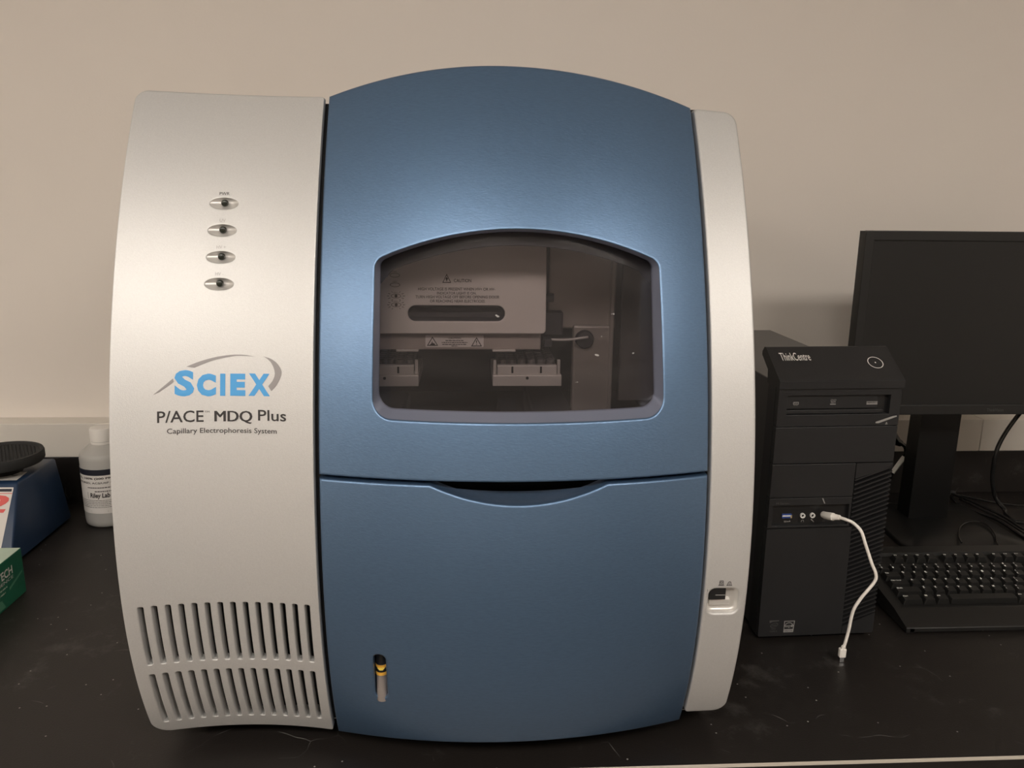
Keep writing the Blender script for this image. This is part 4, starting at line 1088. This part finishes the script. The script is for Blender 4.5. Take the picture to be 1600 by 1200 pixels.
# ================================================================== BOTTLE
BO = thing('reagent_bottle', 'white plastic reagent bottle with screw cap and paper label, left of the instrument', 'bottle', (-0.6935, 1.525, 0.0))
bo = MB().lathe([(0.010, 0.002), (0.038, 0.0), (0.0425, 0.004), (0.0435, 0.012), (0.0435, 0.132), (0.0425, 0.138), (0.0395, 0.143), (0.0250, 0.1550), (0.0205, 0.1575), (0.0205, 0.168)], (0, 0, 0), 56).build('bottle_body', 'hdpe', BO, smooth=True, angle=50)
cp = MB()
nn = 60
prof_c = [(0.0212, 0.1580), (0.0212, 0.1625), (0.0200, 0.1630), (0.0212, 0.1640), (0.0212, 0.1850), (0.0200, 0.1880), (0.0170, 0.1888), (0.001, 0.1888)]
cp.lathe(prof_c, (0, 0, 0), nn).build('screw_cap', 'cap', BO, smooth=True, angle=40)
RB = 0.0437
def on_cyl(phi, z, d=0.0): return ((RB+d)*math.sin(phi), -(RB+d)*math.cos(phi), z)
D2R = math.radians
def cyl_patch(z0, z1, d, a0=-75, a1=120):
    a = [D2R(t) for t in frange(a0, a1, 40)]
    return loft([[on_cyl(t, z0, d) for t in a], [on_cyl(t, z1, d) for t in a]], close=False)
lb = cyl_patch(0.0300, 0.1170, 0.0003).build('paper_label', 'paper', BO, smooth=True, fix=False)
cyl_patch(0.1055, 0.1170, 0.0006).build('label_band', 'navy', lb, smooth=True, fix=False)
cyl = lambda a, z: on_cyl(D2R(a), z, 0.0007)
mb = MB()
text_box(mb, 'ETHANOL, 100% (200 PROOF)', (-96, 0.0968, 64, 0.1018), cyl, 0.03)
text_box(mb, 'UNDENATURED, ACS/USP GRADE', (-90, 0.0886, 64, 0.0928), cyl, 0.015)
for z, a, b in ((0.0808, -24, 62), (0.0735, -6, 50)):
    x = a
    while x < b:
        w = random.uniform(2, 6); flat_poly(mb, [(x, z), (min(x+w, b), z), (min(x+w, b), z+0.0018), (x, z+0.0018)], cyl); x += w+1.2
for k in range(5):
    z = 0.0560-k*0.0034; x = -60
    while x < 80:
        w = random.uniform(2, 8); flat_poly(mb, [(x, z), (x+w, z), (x+w, z+0.0008), (x, z+0.0008)], cyl); x += w+1.0
for z in (0.0350, 0.0328):
    flat_poly(mb, [(-60, z), (-20, z), (20, z), (60, z), (80, z), (80, z+0.0005), (60, z+0.0005), (20, z+0.0005), (-20, z+0.0005), (-60, z+0.0005)], cyl)
ring_geo(mb, [(-26, 0.0598), (36, 0.0598), (36, 0.0722), (-26, 0.0722)], [(-25.4, 0.0602), (35.4, 0.0602), (35.4, 0.0718), (-25.4, 0.0718)], cyl)
mb.build('label_lettering', 'ink_label', lb, fix=False)
mb = MB(); text_box(mb, 'Riley Lab', (-19, 0.0590, 28, 0.0712), cyl, 0.03, 0.1); mb.build('handwriting', 'ink_label', lb, fix=False)

# ================================================================== VORTEX MIXER
VM = thing('vortex_mixer', 'blue enamelled vortex mixer with black rubber platform at the left edge', 'vortex mixer', (-0.86, 1.43, 0.0), world_space=True)
xr0, xr1, xl0, xl1 = -0.7695, -0.7870, -0.9460, -0.9285
yf0, yf1, yb0, yb1 = 1.3110, 1.3950, 1.5300, 1.5290
bmv = bmesh.new()
cv = [(xl0, yf0, 0.004), (xr0, yf0, 0.004), (xr0, yb0, 0.004), (xl0, yb0, 0.004), (xl1, yf1, 0.125), (xr1, yf1, 0.125), (xr1, yb1, 0.125), (xl1, yb1, 0.125)]
vv = [bmv.verts.new(p) for p in cv]
for f in [(0, 3, 2, 1), (4, 5, 6, 7), (0, 1, 5, 4), (1, 2, 6, 5), (2, 3, 7, 6), (3, 0, 4, 7)]: bmv.faces.new([vv[i] for i in f])
bmesh.ops.bevel(bmv, geom=list(bmv.edges), offset=0.004, segments=3, profile=0.5, affect='EDGES')
MB().bm(bmv).build('mixer_body', 'mixer_blue', VM, smooth=True, angle=30)
for x in (-0.93, -0.79):
    for y in (1.34, 1.51):
        MB().lathe([(0.008, 0), (0.008, 0.006)], (x, y, 0.0), 14).build('rubber_foot', 'rubber', VM)
Lf = math.hypot(yf1-yf0, 0.121)
def on_front(x, t, d=0.0006):          # t from 0 (bottom) to 1 (top) on the sloping front
    ny, nz = -0.121/Lf, (yf1-yf0)/Lf
    return (x, yf0+(yf1-yf0)*t+ny*d, 0.004+0.121*t+nz*d)
def plate(poly, d): 
    mb = MB(); flat_poly(mb, poly, lambda x, t: on_front(x, t, d)); return mb
fp = plate(rrect(-0.9250, 0.15, -0.7920, 0.940, 0.003, 4), 0.0006).build('front_plate', 'sticker', VM, fix=False)
mb = plate([(-0.925, 0.888), (-0.7940, 0.888), (-0.7940, 0.922), (-0.925, 0.922)], 0.0010); mb.build('plate_strip', 'navy', fp, fix=False)
plate([(-0.925, 0.862), (-0.7922, 0.862), (-0.7922, 0.870), (-0.925, 0.870)], 0.0010).build('plate_line', 'red_print', fp, fix=False)
mb = MB(); text_box(mb, '2', (-0.8440, 0.635, -0.7955, 0.845), lambda x, t: on_front(x, t, 0.0012), 0.03, 0.2); mb.build('plate_numeral', 'red_print', fp, fix=False)
mb = MB()
dc = (-0.848, 0.36)
ring_geo(mb, ellipse(dc[0], dc[1], 0.0440, 0.18, 48), ellipse(dc[0], dc[1], 0.0434, 0.1765, 48), lambda x, t: on_front(x, t, 0.0010))
for k in range(11):
    a = math.radians(-60+k*30)
    text_box(mb, str(k % 10), (dc[0]+0.036*math.cos(a)-0.0012, dc[1]+0.145*math.sin(a)-0.013, dc[0]+0.036*math.cos(a)+0.0012, dc[1]+0.145*math.sin(a)+0.013), lambda x, t: on_front(x, t, 0.0010))
mb.build('dial_scale', 'ink_dark', fp, fix=False)
kc = on_front(dc[0], dc[1], 0.0)
kn = MB().lathe([(0.020, 0.0), (0.019, -0.014), (0.016, -0.016)], (kc[0], kc[1], kc[2]), 28, axis='y').build('speed_knob', 'rubber', VM, smooth=True)
mb = MB(); flat_poly(mb, [(-0.925, 1.405), (-0.7945, 1.405), (-0.7985, 1.450), (-0.925, 1.450)], lambda x, y: (x, y, 0.1255)); tl = mb.build('top_plate', 'sticker', VM, fix=False)
mb = MB(); text_box(mb, '~', (-0.823, 1.428, -0.806, 1.434), lambda x, y: (x, y, 0.1258), 0.02); mb.build('top_plate_mark', 'ink_dark', tl, fix=False)
hc_ = (-0.8430, 1.4520)
MB().lathe([(0.036, 0.124), (0.034, 0.132), (0.024, 0.140), (0.022, 0.156)], (hc_[0], hc_[1], -0.008), 36).build('head_boot', 'rubber', VM, smooth=True)
hd = MB().lathe([(0.056, 0.152), (0.067, 0.154), (0.0700, 0.158), (0.0700, 0.170), (0.0685, 0.1735), (0.064, 0.1735), (0.062, 0.1695), (0.001, 0.1690)], (hc_[0], hc_[1], -0.011), 56).build('platform', 'rubber', VM, smooth=True, angle=40)
mb = MB()
for i in range(-9, 10):
    for j in range(-9, 10):
        x = i*0.0068+(0.0034 if j % 2 else 0); y = j*0.0060
        if math.hypot(x, y) < 0.058:
            mb.lathe([(0.0026, 0.0), (0.0022, 0.0016), (0.0010, 0.0024)], (hc_[0]+x, hc_[1]+y, 0.1580), 7)
mb.build('platform_nubs', 'rubber', hd, smooth=True, kind='stuff')

# ================================================================== TISSUE BOX
TB = thing('tissue_box', 'green cardboard box of lab wipes at the left edge of the bench', 'tissue box', (-0.705, 1.234, 0.0))
MB().box((-0.120, -0.215, 0.0), (0.0, 0.0, 0.074), 0.0012).build('carton', 'box_green', TB)
mb = MB(); flat_poly(mb, [(-0.1195, -0.2145), (-0.0005, -0.2145), (-0.0005, -0.0005), (-0.1195, -0.0005)], lambda x, y: (x, y, 0.0744)); tp = mb.build('top_print', 'box_mint', TB, fix=False)
ring = ellipse(-0.06, -0.1075, 0.022, 0.07, 36)
mb = MB(); flat_poly(mb, ring, lambda x, y: (x, y, 0.0747)); mb.build('dispensing_slot', 'white_print', TB, fix=False)
MB().prism([(-0.075, 0.0745), (-0.045, 0.0745), (-0.040, 0.090), (-0.052, 0.102), (-0.063, 0.088), (-0.076, 0.098)], 'y', -0.135, -0.134).build('tissue', 'white_print', TB)
onK = lambda y, z: (0.0004, y, z)
mb = MB(); text_box(mb, 'KIMTECH', (-0.100, 0.0465, -0.0310, 0.0600), onK, 0.02)
text_box(mb, 'SCIENCE', (-0.085, 0.0390, -0.0310, 0.0440), onK, 0.0)
mb.build('brand_lettering', 'white_print', TB, fix=False)
mb = MB()
for z, a, b in ((0.0318, -0.15, -0.050), (0.0250, -0.15, -0.056)):
    x = a
    while x < b:
        w = random.uniform(0.004, 0.012); flat_poly(mb, [(x, z), (min(x+w, b), z), (min(x+w, b), z+0.0022), (x, z+0.0022)], onK); x += w+0.0015
mb.build('small_print', 'box_mint', TB, fix=False)
mb = MB(); flat_poly(mb, [(-0.045, 0.0240), (-0.006, 0.0365), (-0.006, 0.0400), (-0.045, 0.0285)], onK); flat_poly(mb, [(-0.10, 0.004), (-0.06, 0.004), (-0.068, 0.018), (-0.10, 0.022)], onK)
mb.build('side_graphics', 'box_light', TB, fix=False)
